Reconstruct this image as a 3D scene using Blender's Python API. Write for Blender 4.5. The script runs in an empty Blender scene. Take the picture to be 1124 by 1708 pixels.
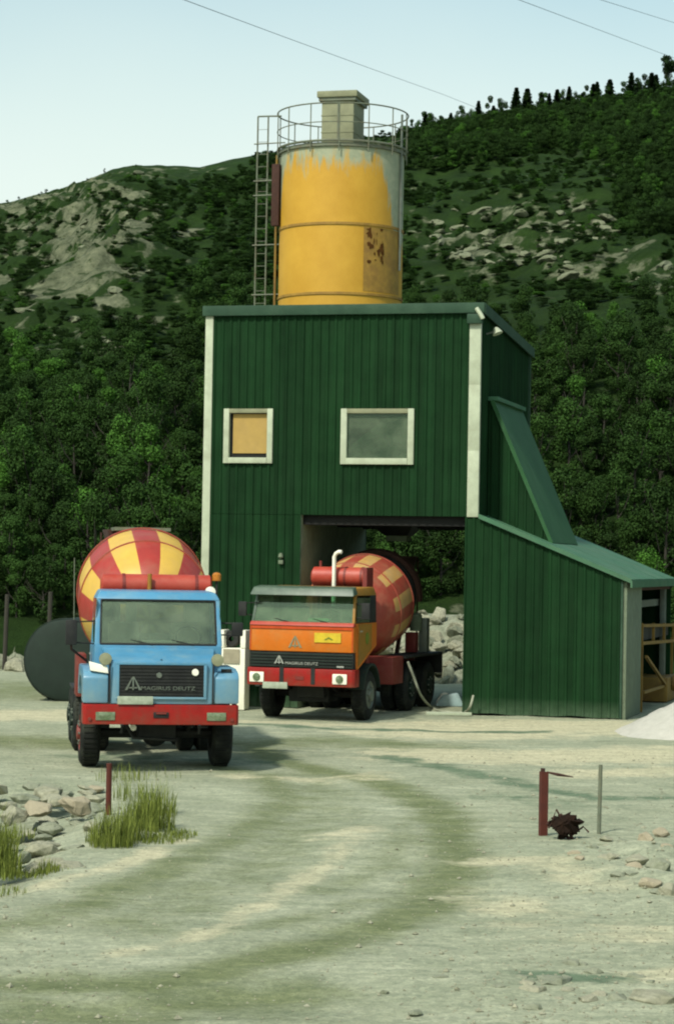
import bpy, bmesh, math, random
import numpy as np
from mathutils import Vector, Matrix, noise
random.seed(7); np.random.seed(7)
S = bpy.context.scene
COL = S.collection
R = math.radians

# ------------------------------------------------------------------ camera
FOC = 3800.0; EYE = 3.3; PW, PH = 1124, 1708          # focal length in photo pixels, eye height
pit = math.atan(84 / FOC); rol = R(1.0)
Fw = Vector((0, math.cos(pit), math.sin(pit))); U0 = Vector((0, -math.sin(pit), math.cos(pit)))
Rt = Vector((1, 0, 0)) * math.cos(rol) + U0 * math.sin(rol)
Up = Vector((-1, 0, 0)) * math.sin(rol) + U0 * math.cos(rol)
CP = Vector((0, 0, EYE))
cam_data = bpy.data.cameras.new('camera'); cam = bpy.data.objects.new('camera', cam_data); COL.objects.link(cam)
m = Matrix.Identity(4)
for i in range(3):
    m[i][0] = Rt[i]; m[i][1] = Up[i]; m[i][2] = -Fw[i]; m[i][3] = CP[i]
cam.matrix_world = m
cam_data.sensor_fit = 'VERTICAL'; cam_data.sensor_height = 36; cam_data.lens = FOC / PH * 36
cam_data.clip_start = 0.5; cam_data.clip_end = 6000
S.camera = cam

# ------------------------------------------------------------------ sky, sun, exposure
SUN_EL, SUN_AZ = 50, 212      # azimuth: degrees clockwise from +Y (the sun is behind and left of the camera)
W = bpy.data.worlds.new('World'); S.world = W; W.use_nodes = True
wn = W.node_tree; wn.nodes.clear()
sky = wn.nodes.new('ShaderNodeTexSky'); sky.sky_type = 'NISHITA'; sky.sun_disc = False
sky.sun_elevation = R(SUN_EL); sky.sun_rotation = R(SUN_AZ)
sky.air_density = 1.3; sky.dust_density = 2.6; sky.ozone_density = 1.8
hs = wn.nodes.new('ShaderNodeHueSaturation'); hs.inputs['Saturation'].default_value = 0.9
tint = wn.nodes.new('ShaderNodeMix'); tint.data_type = 'RGBA'; tint.blend_type = 'MULTIPLY'; tint.inputs[0].default_value = 1
tint.inputs[7].default_value = (0.93, 1.05, 0.92, 1)
bg = wn.nodes.new('ShaderNodeBackground'); bg.inputs['Strength'].default_value = 0.10
wo = wn.nodes.new('ShaderNodeOutputWorld')
wn.links.new(sky.outputs[0], hs.inputs['Color']); wn.links.new(hs.outputs[0], tint.inputs[6])
wtc = wn.nodes.new('ShaderNodeTexCoord'); wsp = wn.nodes.new('ShaderNodeSeparateXYZ'); wn.links.new(wtc.outputs['Generated'], wsp.inputs[0])
wnz = wn.nodes.new('ShaderNodeTexNoise'); wnz.inputs['Scale'].default_value = 3.0; wnz.inputs['Detail'].default_value = 4; wn.links.new(wtc.outputs['Generated'], wnz.inputs['Vector'])
wad = wn.nodes.new('ShaderNodeMath'); wad.operation = 'MULTIPLY_ADD'; wad.inputs[1].default_value = 0.10; wn.links.new(wnz.outputs[0], wad.inputs[0]); wn.links.new(wsp.outputs[2], wad.inputs[2])
wmr = wn.nodes.new('ShaderNodeMapRange'); wmr.interpolation_type = 'SMOOTHSTEP'      # pale summer haze that thins with height
wmr.inputs[1].default_value = 0.17; wmr.inputs[2].default_value = 0.36; wmr.inputs[3].default_value = 0.9; wmr.inputs[4].default_value = 0.0
wn.links.new(wad.outputs[0], wmr.inputs[0])
hz_ = wn.nodes.new('ShaderNodeMix'); hz_.data_type = 'RGBA'; hz_.inputs[7].default_value = (5.0, 5.6, 5.2, 1)
wn.links.new(wmr.outputs[0], hz_.inputs[0]); wn.links.new(tint.outputs[2], hz_.inputs[6])
wn.links.new(hz_.outputs[2], bg.inputs['Color']); wn.links.new(bg.outputs[0], wo.inputs['Surface'])
sl = bpy.data.lights.new('sun', 'SUN'); sl.energy = 2.4; sl.angle = R(3.0); sl.color = (1.0, 0.955, 0.86)
sun = bpy.data.objects.new('sun', sl); COL.objects.link(sun)
a = R(SUN_AZ); e = R(SUN_EL)
sdir = Vector((math.sin(a) * math.cos(e), math.cos(a) * math.cos(e), math.sin(e)))
sun.rotation_euler = sdir.to_track_quat('Z', 'Y').to_euler()
S.view_settings.view_transform = 'Standard'; S.view_settings.look = 'None'
S.view_settings.exposure = 0.82; S.view_settings.gamma = 1.0; S.view_settings.use_curve_mapping = False
S.cycles.filter_width = 2.1

# ------------------------------------------------------------------ materials
def new_mat(name):
    mt = bpy.data.materials.new(name); mt.use_nodes = True
    nt = mt.node_tree; nt.nodes.clear()
    o = nt.nodes.new('ShaderNodeOutputMaterial'); b = nt.nodes.new('ShaderNodeBsdfPrincipled')
    nt.links.new(b.outputs[0], o.inputs['Surface'])
    return mt, nt, b, o
def N(nt, t, **kw):
    n = nt.nodes.new(t)
    for k, v in kw.items(): setattr(n, k, v)
    return n
def noise_n(nt, scale, detail=5, rough=0.6, vec=None):
    n = N(nt, 'ShaderNodeTexNoise'); n.inputs['Scale'].default_value = scale
    n.inputs['Detail'].default_value = detail; n.inputs['Roughness'].default_value = rough
    if vec is not None: nt.links.new(vec, n.inputs['Vector'])
    return n
def ramp(nt, fac, p0, c0, p1, c1):
    r = N(nt, 'ShaderNodeValToRGB'); el = r.color_ramp.elements
    el[0].position = p0; el[0].color = c0; el[1].position = p1; el[1].color = c1
    nt.links.new(fac, r.inputs[0]); return r
def mixc(nt, fac, c1, c2, bt='MIX'):
    m_ = N(nt, 'ShaderNodeMix', data_type='RGBA', blend_type=bt)
    for s, v in ((0, fac), (6, c1), (7, c2)):
        if isinstance(v, (int, float)): m_.inputs[s].default_value = v
        elif isinstance(v, tuple): m_.inputs[s].default_value = v
        else: nt.links.new(v, m_.inputs[s])
    return m_.outputs[2]
def c4(c, k=1): return (c[0] * k, c[1] * k, c[2] * k, 1)
WH = (1, 1, 1, 1); BK = (0, 0, 0, 1)
def paint(name, col, rough=0.5, metal=0.0, dirt=None, dirt_amt=0.5, dscale=2.0, vary=0.25, vscale=6.0, bump=0.0, bscale=30, spec=0.4, zdirt=None, k=0.66, streak=0):
    col = tuple(q * k for q in col)
    if dirt: dirt = tuple(q * k for q in dirt)
    mt, nt, b, o = new_mat(name)
    tc = N(nt, 'ShaderNodeTexCoord'); vec = tc.outputs['Object']
    n1 = noise_n(nt, vscale, 6, 0.65, vec)
    r1 = ramp(nt, n1.outputs[0], 0.3, c4(col, 1 - vary), 0.7, c4(col, 1 + vary * 0.6))
    c = r1.outputs[0]
    if dirt:
        n2 = noise_n(nt, dscale, 8, 0.7, vec)
        r2 = ramp(nt, n2.outputs[0], 0.45, BK, 0.75, (dirt_amt, dirt_amt, dirt_amt, 1))
        c = mixc(nt, r2.outputs[0], c, c4(dirt))
    if streak:                                          # rain streaks down the sheets
        mp = N(nt, 'ShaderNodeMapping'); mp.inputs['Scale'].default_value = (5, 5, 0.22); nt.links.new(vec, mp.inputs[0])
        ns = noise_n(nt, 1.0, 5, 0.6, mp.outputs[0]); rs = ramp(nt, ns.outputs[0], 0.3, (1 - streak,) * 3 + (1,), 0.7, (1 + streak,) * 3 + (1,))
        c = mixc(nt, 1.0, c, rs.outputs[0], 'MULTIPLY')
    if zdirt:                                           # dried dust that settles low on the thing
        z0, z1, dc, am = zdirt
        sp = N(nt, 'ShaderNodeSeparateXYZ'); nt.links.new(vec, sp.inputs[0])
        mr = N(nt, 'ShaderNodeMapRange'); mr.inputs[1].default_value = z0; mr.inputs[2].default_value = z1
        mr.inputs[3].default_value = am; mr.inputs[4].default_value = 0
        nt.links.new(sp.outputs[2], mr.inputs[0])
        n3 = noise_n(nt, 5, 6, 0.7, vec)
        mu = N(nt, 'ShaderNodeMath', operation='MULTIPLY'); nt.links.new(mr.outputs[0], mu.inputs[0]); nt.links.new(n3.outputs[0], mu.inputs[1])
        mu2 = N(nt, 'ShaderNodeMath', operation='MULTIPLY'); mu2.use_clamp = True; nt.links.new(mu.outputs[0], mu2.inputs[0]); mu2.inputs[1].default_value = 1.8
        c = mixc(nt, mu2.outputs[0], c, c4(dc))
    nt.links.new(c, b.inputs['Base Color'])
    b.inputs['Roughness'].default_value = rough; b.inputs['Metallic'].default_value = metal
    b.inputs['Specular IOR Level'].default_value = spec
    if bump:
        n4 = noise_n(nt, bscale, 6, 0.7, vec)
        bp = N(nt, 'ShaderNodeBump'); bp.inputs['Strength'].default_value = bump; bp.inputs['Distance'].default_value = 0.02
        nt.links.new(n4.outputs[0], bp.inputs['Height']); nt.links.new(bp.outputs[0], b.inputs['Normal'])
    return mt
DUST = (0.36, 0.37, 0.27)
M = {}
M['clad'] = paint('green_cladding', (0.0110, 0.044, 0.0145), 0.7, 0, (0.016, 0.048, 0.018), 0.5, 1.2, 0.22, 1.5, 0, 30, 0.06, (0.0, 0.4, (0.10, 0.15, 0.09), 0.5), streak=0.3)
M['clad2'] = paint('green_cladding_b', (0.0103, 0.041, 0.0138), 0.7, 0, (0.016, 0.044, 0.018), 0.5, 1.5, 0.22, 1.7, 0, 30, 0.06, (0.0, 0.4, (0.10, 0.15, 0.09), 0.5), streak=0.3)
M['flash'] = paint('green_flashing', (0.038, 0.085, 0.050), 0.6, 0, (0.09, 0.16, 0.10), 0.5, 1.5, 0.2, 2, 0, 30, 0.15)
M['rooflt'] = paint('pale_green_roof', (0.070, 0.185, 0.100), 0.6, 0, (0.17, 0.24, 0.15), 0.5, 1.2, 0.2, 2, 0, 30, 0.2)
M['chute'] = paint('chute_cover_green', (0.032, 0.118, 0.040), 0.65, 0, (0.08, 0.17, 0.09), 0.4, 1.2, 0.15, 2, 0, 30, 0.2)
M['cream'] = paint('cream_paint', (0.56, 0.62, 0.44), 0.6, 0, (0.32, 0.34, 0.22), 0.6, 2.5, 0.12, 4)
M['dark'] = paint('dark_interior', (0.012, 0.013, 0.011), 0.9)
M['concrete'] = paint('grey_concrete', (0.20, 0.25, 0.16), 0.9, 0, (0.12, 0.15, 0.09), 0.6, 1.5, 0.2, 4, 0.4)
M['innerwall'] = paint('inner_wall', (0.26, 0.33, 0.21), 0.9, 0, (0.12, 0.15, 0.09), 0.6, 1.5, 0.2, 4, 0.2)
M['ply'] = paint('yellow_board', (0.52, 0.34, 0.085), 0.7, 0, (0.5, 0.33, 0.12), 0.5, 2, 0.12, 5)
M['steel'] = paint('galvanised_steel', (0.20, 0.235, 0.19), 0.5, 0.3, (0.17, 0.13, 0.08), 0.5, 4, 0.2, 6)
M['rail'] = paint('rail_steel', (0.19, 0.22, 0.15), 0.6, 0.1, (0.17, 0.10, 0.05), 0.7, 5, 0.25, 6)
M['rust'] = paint('rust', (0.065, 0.024, 0.014), 0.85, 0, (0.05, 0.018, 0.012), 0.7, 6, 0.3, 12, 0.4)
M['redpost'] = paint('red_post', (0.12, 0.024, 0.012), 0.9, 0, (0.06, 0.02, 0.014), 0.7, 6, 0.25, 8)
M['filter'] = paint('filter_beige', (0.30, 0.31, 0.18), 0.7, 0, (0.17, 0.18, 0.10), 0.6, 2.5, 0.15, 4)
M['white'] = paint('white_paint', (0.80, 0.79, 0.66), 0.6, 0, (0.6, 0.55, 0.38), 0.5, 3, 0.06, 4, k=0.95)
M['chrome'] = paint('bright_metal', (0.68, 0.70, 0.62), 0.32, 0.5, None, 0.5, 2, 0.1)
M['rubber'] = paint('tyre_rubber', (0.018, 0.020, 0.017), 0.85, 0, (0.09, 0.10, 0.07), 0.75, 3, 0.2, 8, 0.3, 60, 0.2)
M['black'] = paint('black_metal', (0.012, 0.013, 0.012), 0.7, 0, (0.05, 0.055, 0.04), 0.5, 3, 0.3)
M['blue'] = paint('blue_truck_paint', (0.085, 0.315, 0.52), 0.36, 0, (0.24, 0.40, 0.46), 0.65, 4, 0.14, 3, 0, 30, 0.5, (0.9, 1.8, (0.26, 0.34, 0.30), 0.55))
M['red'] = paint('red_truck_paint', (0.38, 0.008, 0.005), 0.45, 0, (0.20, 0.05, 0.03), 0.7, 5, 0.2, 3, 0, 30, 0.25, (0.55, 1.0, (0.24, 0.14, 0.09), 0.28))
M['dullred'] = paint('dull_red_paint', (0.24, 0.024, 0.016), 0.6, 0, (0.22, 0.10, 0.06), 0.6, 3, 0.2, 3)
M['tankred'] = paint('faded_red_paint', (0.50, 0.05, 0.025), 0.5, 0, (0.55, 0.16, 0.10), 0.6, 2, 0.12, 3)
M['orange'] = paint('orange_truck_paint', (0.76, 0.190, 0.010), 0.45, 0, (0.58, 0.27, 0.07), 0.6, 3.5, 0.12, 3, 0, 30, 0.3)
M['orangered'] = paint('orange_red_edge', (0.70, 0.085, 0.012), 0.4)
M['ochre'] = paint('ochre_and_shaded_orange', (0.42, 0.20, 0.02), 0.5, 0, (0.25, 0.16, 0.05), 0.6, 3)
M['visor'] = paint('grey_green_visor', (0.085, 0.135, 0.09), 0.45, 0, (0.16, 0.2, 0.14), 0.6, 3)
M['yellowsign'] = paint('yellow_sticker', (0.82, 0.60, 0.03), 0.5, 0, (0.75, 0.5, 0.05), 0.4, 8)
M['greensign'] = paint('green_sticker', (0.20, 0.25, 0.02), 0.5)
M['amber'] = paint('amber_lens', (0.62, 0.22, 0.02), 0.25)
M['lamp'] = paint('lamp_lens', (0.22, 0.30, 0.16), 0.12, 0.4, (0.5, 0.55, 0.4), 0.8, 9, 0.3, 20)
M['plate'] = paint('number_plate', (0.50, 0.56, 0.42), 0.5, 0, (0.25, 0.3, 0.2), 0.8, 14)
M['tank'] = paint('dark_green_tank', (0.009, 0.024, 0.014), 0.8, 0, (0.016, 0.035, 0.022), 0.6, 1.5, 0.2, 3)
M['fyellow'] = paint('yellow_machine_paint', (0.30, 0.18, 0.025), 0.6, 0, (0.16, 0.07, 0.03), 0.7, 3, 0.2, 4)
M['hose'] = paint('pale_hose', (0.42, 0.44, 0.32), 0.7)
M['seat'] = paint('beige_seat', (0.42, 0.38, 0.26), 0.8)
M['liner'] = paint('cab_liner', (0.44, 0.47, 0.35), 0.8)
M['reflectgreen'] = paint('reflection_green', (0.10, 0.19, 0.11), 0.4, 0, (0.05, 0.10, 0.06), 0.8, 3)  # colour of the reflection imitated in the right window
M['scab'] = paint('brown_rust', (0.13, 0.055, 0.014), 0.9, 0, (0.07, 0.03, 0.012), 0.8, 12, 0.3, 9, 0, 30, 0.05)
M['scrapiron'] = paint('scrap_iron', (0.022, 0.014, 0.010), 0.95, 0, (0.05, 0.025, 0.014), 0.6, 9, 0.4, 12, 0, 30, 0.05)
M['bark'] = paint('bark', (0.05, 0.045, 0.033), 0.9, 0, (0.04, 0.035, 0.025), 0.7, 6)
M['cyanbag'] = paint('pale_blue_sheet', (0.34, 0.48, 0.47), 0.5)
M['wire'] = paint('wire_metal', (0.16, 0.20, 0.20), 0.6)
dr_d = (0.42, 0.36, 0.26)
M['drumred'] = paint('drum_red', (0.44, 0.040, 0.025), 0.5, 0, (0.42, 0.14, 0.085), 0.75, 1.6, 0.15, 3, 0, 30, 0.45)
M['drumyel'] = paint('drum_yellow', (0.80, 0.50, 0.075), 0.5, 0, (0.66, 0.42, 0.14), 0.6, 1.6, 0.12, 3, 0, 30, 0.45)
M['drumyel2'] = paint('drum_yellow_dirty', (0.66, 0.38, 0.11), 0.6, 0, dr_d, 0.55, 1.9, 0.2, 4)
M['drumred2'] = paint('drum_red_dirty', (0.40, 0.062, 0.036), 0.6, 0, (0.44, 0.20, 0.11), 0.75, 1.9, 0.2, 4)

def glass(name, tintc, amt):
    mt, nt, b, o = new_mat(name)
    tr = N(nt, 'ShaderNodeBsdfTransparent'); tr.inputs[0].default_value = tintc
    gl = N(nt, 'ShaderNodeBsdfGlossy'); gl.inputs['Roughness'].default_value = 0.04; gl.inputs[0].default_value = (0.9, 1, 0.9, 1)
    df = N(nt, 'ShaderNodeBsdfDiffuse'); df.inputs[0].default_value = (0.23, 0.29, 0.18, 1)
    fr = N(nt, 'ShaderNodeFresnel'); fr.inputs[0].default_value = 1.5
    m1 = N(nt, 'ShaderNodeMixShader'); m2 = N(nt, 'ShaderNodeMixShader')
    tc = N(nt, 'ShaderNodeTexCoord'); n = noise_n(nt, 1.6, 7, 0.65, tc.outputs['Object'])
    r = ramp(nt, n.outputs[0], 0.38, (amt * 0.45,) * 3 + (1,), 0.66, (amt * 1.5,) * 3 + (1,))
    nt.links.new(r.outputs[0], m1.inputs[0]); nt.links.new(tr.outputs[0], m1.inputs[1]); nt.links.new(df.outputs[0], m1.inputs[2])
    nt.links.new(fr.outputs[0], m2.inputs[0]); nt.links.new(m1.outputs[0], m2.inputs[1]); nt.links.new(gl.outputs[0], m2.inputs[2])
    nt.links.new(m2.outputs[0], o.inputs['Surface']); nt.nodes.remove(b)
    return mt
M['glass'] = glass('dusty_glass', (0.90, 0.95, 0.86, 1), 0.24)
M['glass2'] = glass('green_glass', (0.40, 0.70, 0.50, 1), 0.20)

def silo_mat():
    mt, nt, b, o = new_mat('silo_yellow_paint')
    tc = N(nt, 'ShaderNodeTexCoord'); sp = N(nt, 'ShaderNodeSeparateXYZ'); nt.links.new(tc.outputs['Object'], sp.inputs[0])
    at = N(nt, 'ShaderNodeMath', operation='ARCTAN2'); nt.links.new(sp.outputs[0], at.inputs[0])
    neg = N(nt, 'ShaderNodeMath', operation='MULTIPLY'); neg.inputs[1].default_value = -1; nt.links.new(sp.outputs[1], neg.inputs[0]); nt.links.new(neg.outputs[0], at.inputs[1])
    cb = N(nt, 'ShaderNodeCombineXYZ'); nt.links.new(at.outputs[0], cb.inputs[0])
    zz = N(nt, 'ShaderNodeMath', operation='MULTIPLY'); zz.inputs[1].default_value = 0.12; nt.links.new(sp.outputs[2], zz.inputs[0]); nt.links.new(zz.outputs[0], cb.inputs[1])
    n1 = noise_n(nt, 1.0, 0, 0.5, cb.outputs[0]); n1.inputs['Scale'].default_value = 6.0; n1.inputs['Detail'].default_value = 9; n1.inputs['Roughness'].default_value = 0.72
    # angle from the front, run-off of cement dust is longest at the two sides
    ab = N(nt, 'ShaderNodeMath', operation='ABSOLUTE')
    sh = N(nt, 'ShaderNodeMath', operation='ADD'); sh.inputs[1].default_value = -0.02; nt.links.new(at.outputs[0], sh.inputs[0]); nt.links.new(sh.outputs[0], ab.inputs[0])
    mr = N(nt, 'ShaderNodeMapRange'); mr.inputs[1].default_value = 0.92; mr.inputs[2].default_value = 1.3; mr.inputs[3].default_value = 0; mr.inputs[4].default_value = 1.9
    nt.links.new(ab.outputs[0], mr.inputs[0])
    # depth = (top - z) ; stain where depth < 0.25 + noise*1 + side
    dp = N(nt, 'ShaderNodeMath', operation='SUBTRACT'); dp.inputs[0].default_value = 13.05; nt.links.new(sp.outputs[2], dp.inputs[1])
    nn = N(nt, 'ShaderNodeMapRange'); nn.inputs[1].default_value = 0.38; nn.inputs[2].default_value = 0.72; nn.inputs[3].default_value = 0.06; nn.inputs[4].default_value = 0.95; nn.clamp = False
    nt.links.new(n1.outputs[0], nn.inputs[0])
    ad = N(nt, 'ShaderNodeMath', operation='ADD'); nt.links.new(nn.outputs[0], ad.inputs[0]); nt.links.new(mr.outputs[0], ad.inputs[1])
    df = N(nt, 'ShaderNodeMath', operation='SUBTRACT'); nt.links.new(ad.outputs[0], df.inputs[0]); nt.links.new(dp.outputs[0], df.inputs[1])
    f1 = N(nt, 'ShaderNodeMapRange'); f1.inputs[1].default_value = -0.22; f1.inputs[2].default_value = 0.16; nt.links.new(df.outputs[0], f1.inputs[0])
    n2 = noise_n(nt, 1.3, 6, 0.7, tc.outputs['Object'])
    r0 = ramp(nt, n2.outputs[0], 0.3, (0.40, 0.215, 0.018, 1), 0.7, (0.48, 0.275, 0.030, 1))
    n3 = noise_n(nt, 5, 6, 0.7, tc.outputs['Object'])
    rs = ramp(nt, n3.outputs[0], 0.3, (0.20, 0.235, 0.155, 1), 0.7, (0.31, 0.32, 0.21, 1))
    c = mixc(nt, f1.outputs[0], r0.outputs[0], rs.outputs[0])
    nt.links.new(c, b.inputs['Base Color']); b.inputs['Roughness'].default_value = 0.6; b.inputs['Specular IOR Level'].default_value = 0.3
    return mt
M['silo'] = silo_mat()
M['silopatch'] = paint('rust_stained_yellow', (0.43, 0.25, 0.035), 0.7, 0, (0.24, 0.11, 0.03), 0.7, 2.2, 0.3, 5)

def ground_mat(name, hill=False):
    mt, nt, b, o = new_mat(name)
    tc = N(nt, 'ShaderNodeTexCoord'); v = tc.outputs['Object']
    at = N(nt, 'ShaderNodeAttribute'); at.attribute_name = 'marks'
    sp = N(nt, 'ShaderNodeSeparateColor'); nt.links.new(at.outputs[0], sp.inputs[0])
    def fuzz(sock, sc, amt, lo=0.25, hi=0.75):
        n = noise_n(nt, sc, 6, 0.65, v)
        mr = N(nt, 'ShaderNodeMapRange'); mr.inputs[3].default_value = -amt; mr.inputs[4].default_value = amt; nt.links.new(n.outputs[0], mr.inputs[0])
        ad = N(nt, 'ShaderNodeMath', operation='ADD'); nt.links.new(sock, ad.inputs[0]); nt.links.new(mr.outputs[0], ad.inputs[1])
        r = N(nt, 'ShaderNodeMapRange', interpolation_type='SMOOTHSTEP'); r.inputs[1].default_value = lo; r.inputs[2].default_value = hi; nt.links.new(ad.outputs[0], r.inputs[0])
        return r.outputs[0]
    if not hill:
        n0 = noise_n(nt, 0.5, 8, 0.7, v)
        base = ramp(nt, n0.outputs[0], 0.3, (0.232, 0.252, 0.180, 1), 0.7, (0.362, 0.375, 0.285, 1)).outputs[0]
        c = mixc(nt, fuzz(sp.outputs[0], 1.5, 0.6, 0.05, 1.0), base, (0.150, 0.172, 0.090, 1))
        c = mixc(nt, fuzz(sp.outputs[1], 1.2, 0.8), c, (0.45, 0.42, 0.30, 1))
        c = mixc(nt, fuzz(sp.outputs[2], 1.8, 0.8), c, (0.125, 0.17, 0.115, 1))
        # long drag lines across the view and stone speckle
        mp = N(nt, 'ShaderNodeMapping'); mp.inputs['Scale'].default_value = (0.5, 2.2, 1); mp.inputs['Rotation'].default_value = (0, 0, 0.12); nt.links.new(v, mp.inputs[0])
        n5 = noise_n(nt, 1.6, 7, 0.7, mp.outputs[0])
        r5 = ramp(nt, n5.outputs[0], 0.3, (0.70, 0.74, 0.70, 1), 0.72, (1.18, 1.15, 1.12, 1))
        c = mixc(nt, 1.0, c, r5.outputs[0], 'MULTIPLY')
        vo = N(nt, 'ShaderNodeTexVoronoi'); vo.inputs['Scale'].default_value = 16; nt.links.new(v, vo.inputs['Vector'])
        r6 = ramp(nt, vo.outputs['Color'], 0.2, (0.86, 0.87, 0.86, 1), 0.9, (1.13, 1.12, 1.1, 1))
        c = mixc(nt, 1.0, c, r6.outputs[0], 'MULTIPLY')
        n8 = noise_n(nt, 28, 6, 0.8, v); r8 = ramp(nt, n8.outputs[0], 0.3, (0.66, 0.68, 0.66, 1), 0.7, (1.3, 1.28, 1.25, 1)); c = mixc(nt, 1.0, c, r8.outputs[0], 'MULTIPLY')
        n7 = noise_n(nt, 45, 4, 0.7, v); hgt = n7.outputs[0]; bs, bd = 0.55, 0.03
    else:
        n0 = noise_n(nt, 0.35, 8, 0.7, v)
        base = ramp(nt, n0.outputs[0], 0.32, (0.010, 0.024, 0.005, 1), 0.7, (0.026, 0.056, 0.010, 1)).outputs[0]
        nr = noise_n(nt, 0.9, 8, 0.72, v)
        rock = ramp(nt, nr.outputs[0], 0.33, (0.03, 0.045, 0.02, 1), 0.64, (0.20, 0.215, 0.13, 1)).outputs[0]
        c = mixc(nt, fuzz(sp.outputs[0], 0.55, 1.5, 0.34, 0.66), base, rock)
        n7 = noise_n(nt, 2.5, 8, 0.75, v); hgt = n7.outputs[0]; bs, bd = 0.9, 0.5
    nt.links.new(c, b.inputs['Base Color']); b.inputs['Roughness'].default_value = 0.95; b.inputs['Specular IOR Level'].default_value = 0.1
    bp = N(nt, 'ShaderNodeBump'); bp.inputs['Strength'].default_value = bs; bp.inputs['Distance'].default_value = bd
    nt.links.new(hgt, bp.inputs['Height']); nt.links.new(bp.outputs[0], b.inputs['Normal'])
    return mt
def leaf_mat(name, c0, c1, c2):
    mt, nt, b, o = new_mat(name)
    oi = N(nt, 'ShaderNodeObjectInfo'); ge = N(nt, 'ShaderNodeNewGeometry')
    r1 = N(nt, 'ShaderNodeValToRGB'); el = r1.color_ramp.elements
    el[0].position = 0.0; el[0].color = c4(c0); el[1].position = 0.86; el[1].color = c4(c1)
    e3 = el.new(0.99); e3.color = c4(c2)
    nt.links.new(oi.outputs['Random'], r1.inputs[0])
    r2 = ramp(nt, ge.outputs['Random Per Island'], 0.0, (0.55, 0.6, 0.55, 1), 1.0, (1.5, 1.45, 1.3, 1))
    c = mixc(nt, 1.0, r1.outputs[0], r2.outputs[0], 'MULTIPLY')
    nt.links.new(c, b.inputs['Base Color']); b.inputs['Roughness'].default_value = 0.7; b.inputs['Specular IOR Level'].default_value = 0.05
    return mt
M['leaf'] = leaf_mat('leaves', (0.013, 0.028, 0.007), (0.024, 0.055, 0.012), (0.045, 0.115, 0.018))
M['needle'] = leaf_mat('needles', (0.008, 0.016, 0.007), (0.010, 0.022, 0.009), (0.014, 0.03, 0.011))
M['grass'] = leaf_mat('grass_blades', (0.075, 0.11, 0.022), (0.13, 0.155, 0.036), (0.20, 0.18, 0.06))
M['stone'] = paint('pale_stone', (0.46, 0.45, 0.32), 0.9, 0, (0.13, 0.14, 0.08), 0.9, 6, 0.3, 8, 1.0, 22, 0.1)
M['stone2'] = paint('grey_stone', (0.36, 0.38, 0.27), 0.9, 0, (0.11, 0.13, 0.07), 0.9, 5, 0.3, 7, 1.0, 18, 0.1)
M['warmstone'] = paint('warm_stone', (0.48, 0.42, 0.29), 0.9, 0, (0.2, 0.18, 0.12), 0.6, 2.5, 0.25, 4, 0.8, 14, 0.1)
M['hillrock'] = paint('hill_rock', (0.24, 0.26, 0.165), 0.95, 0, (0.06, 0.085, 0.04), 0.85, 0.8, 0.3, 1.5, 0.9, 4, 0.1)
M['gravelheap'] = paint('white_gravel', (0.62, 0.60, 0.52), 0.95, 0, (0.48, 0.48, 0.4), 0.6, 3, 0.1, 8, 0.7, 30, 0.1)

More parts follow.
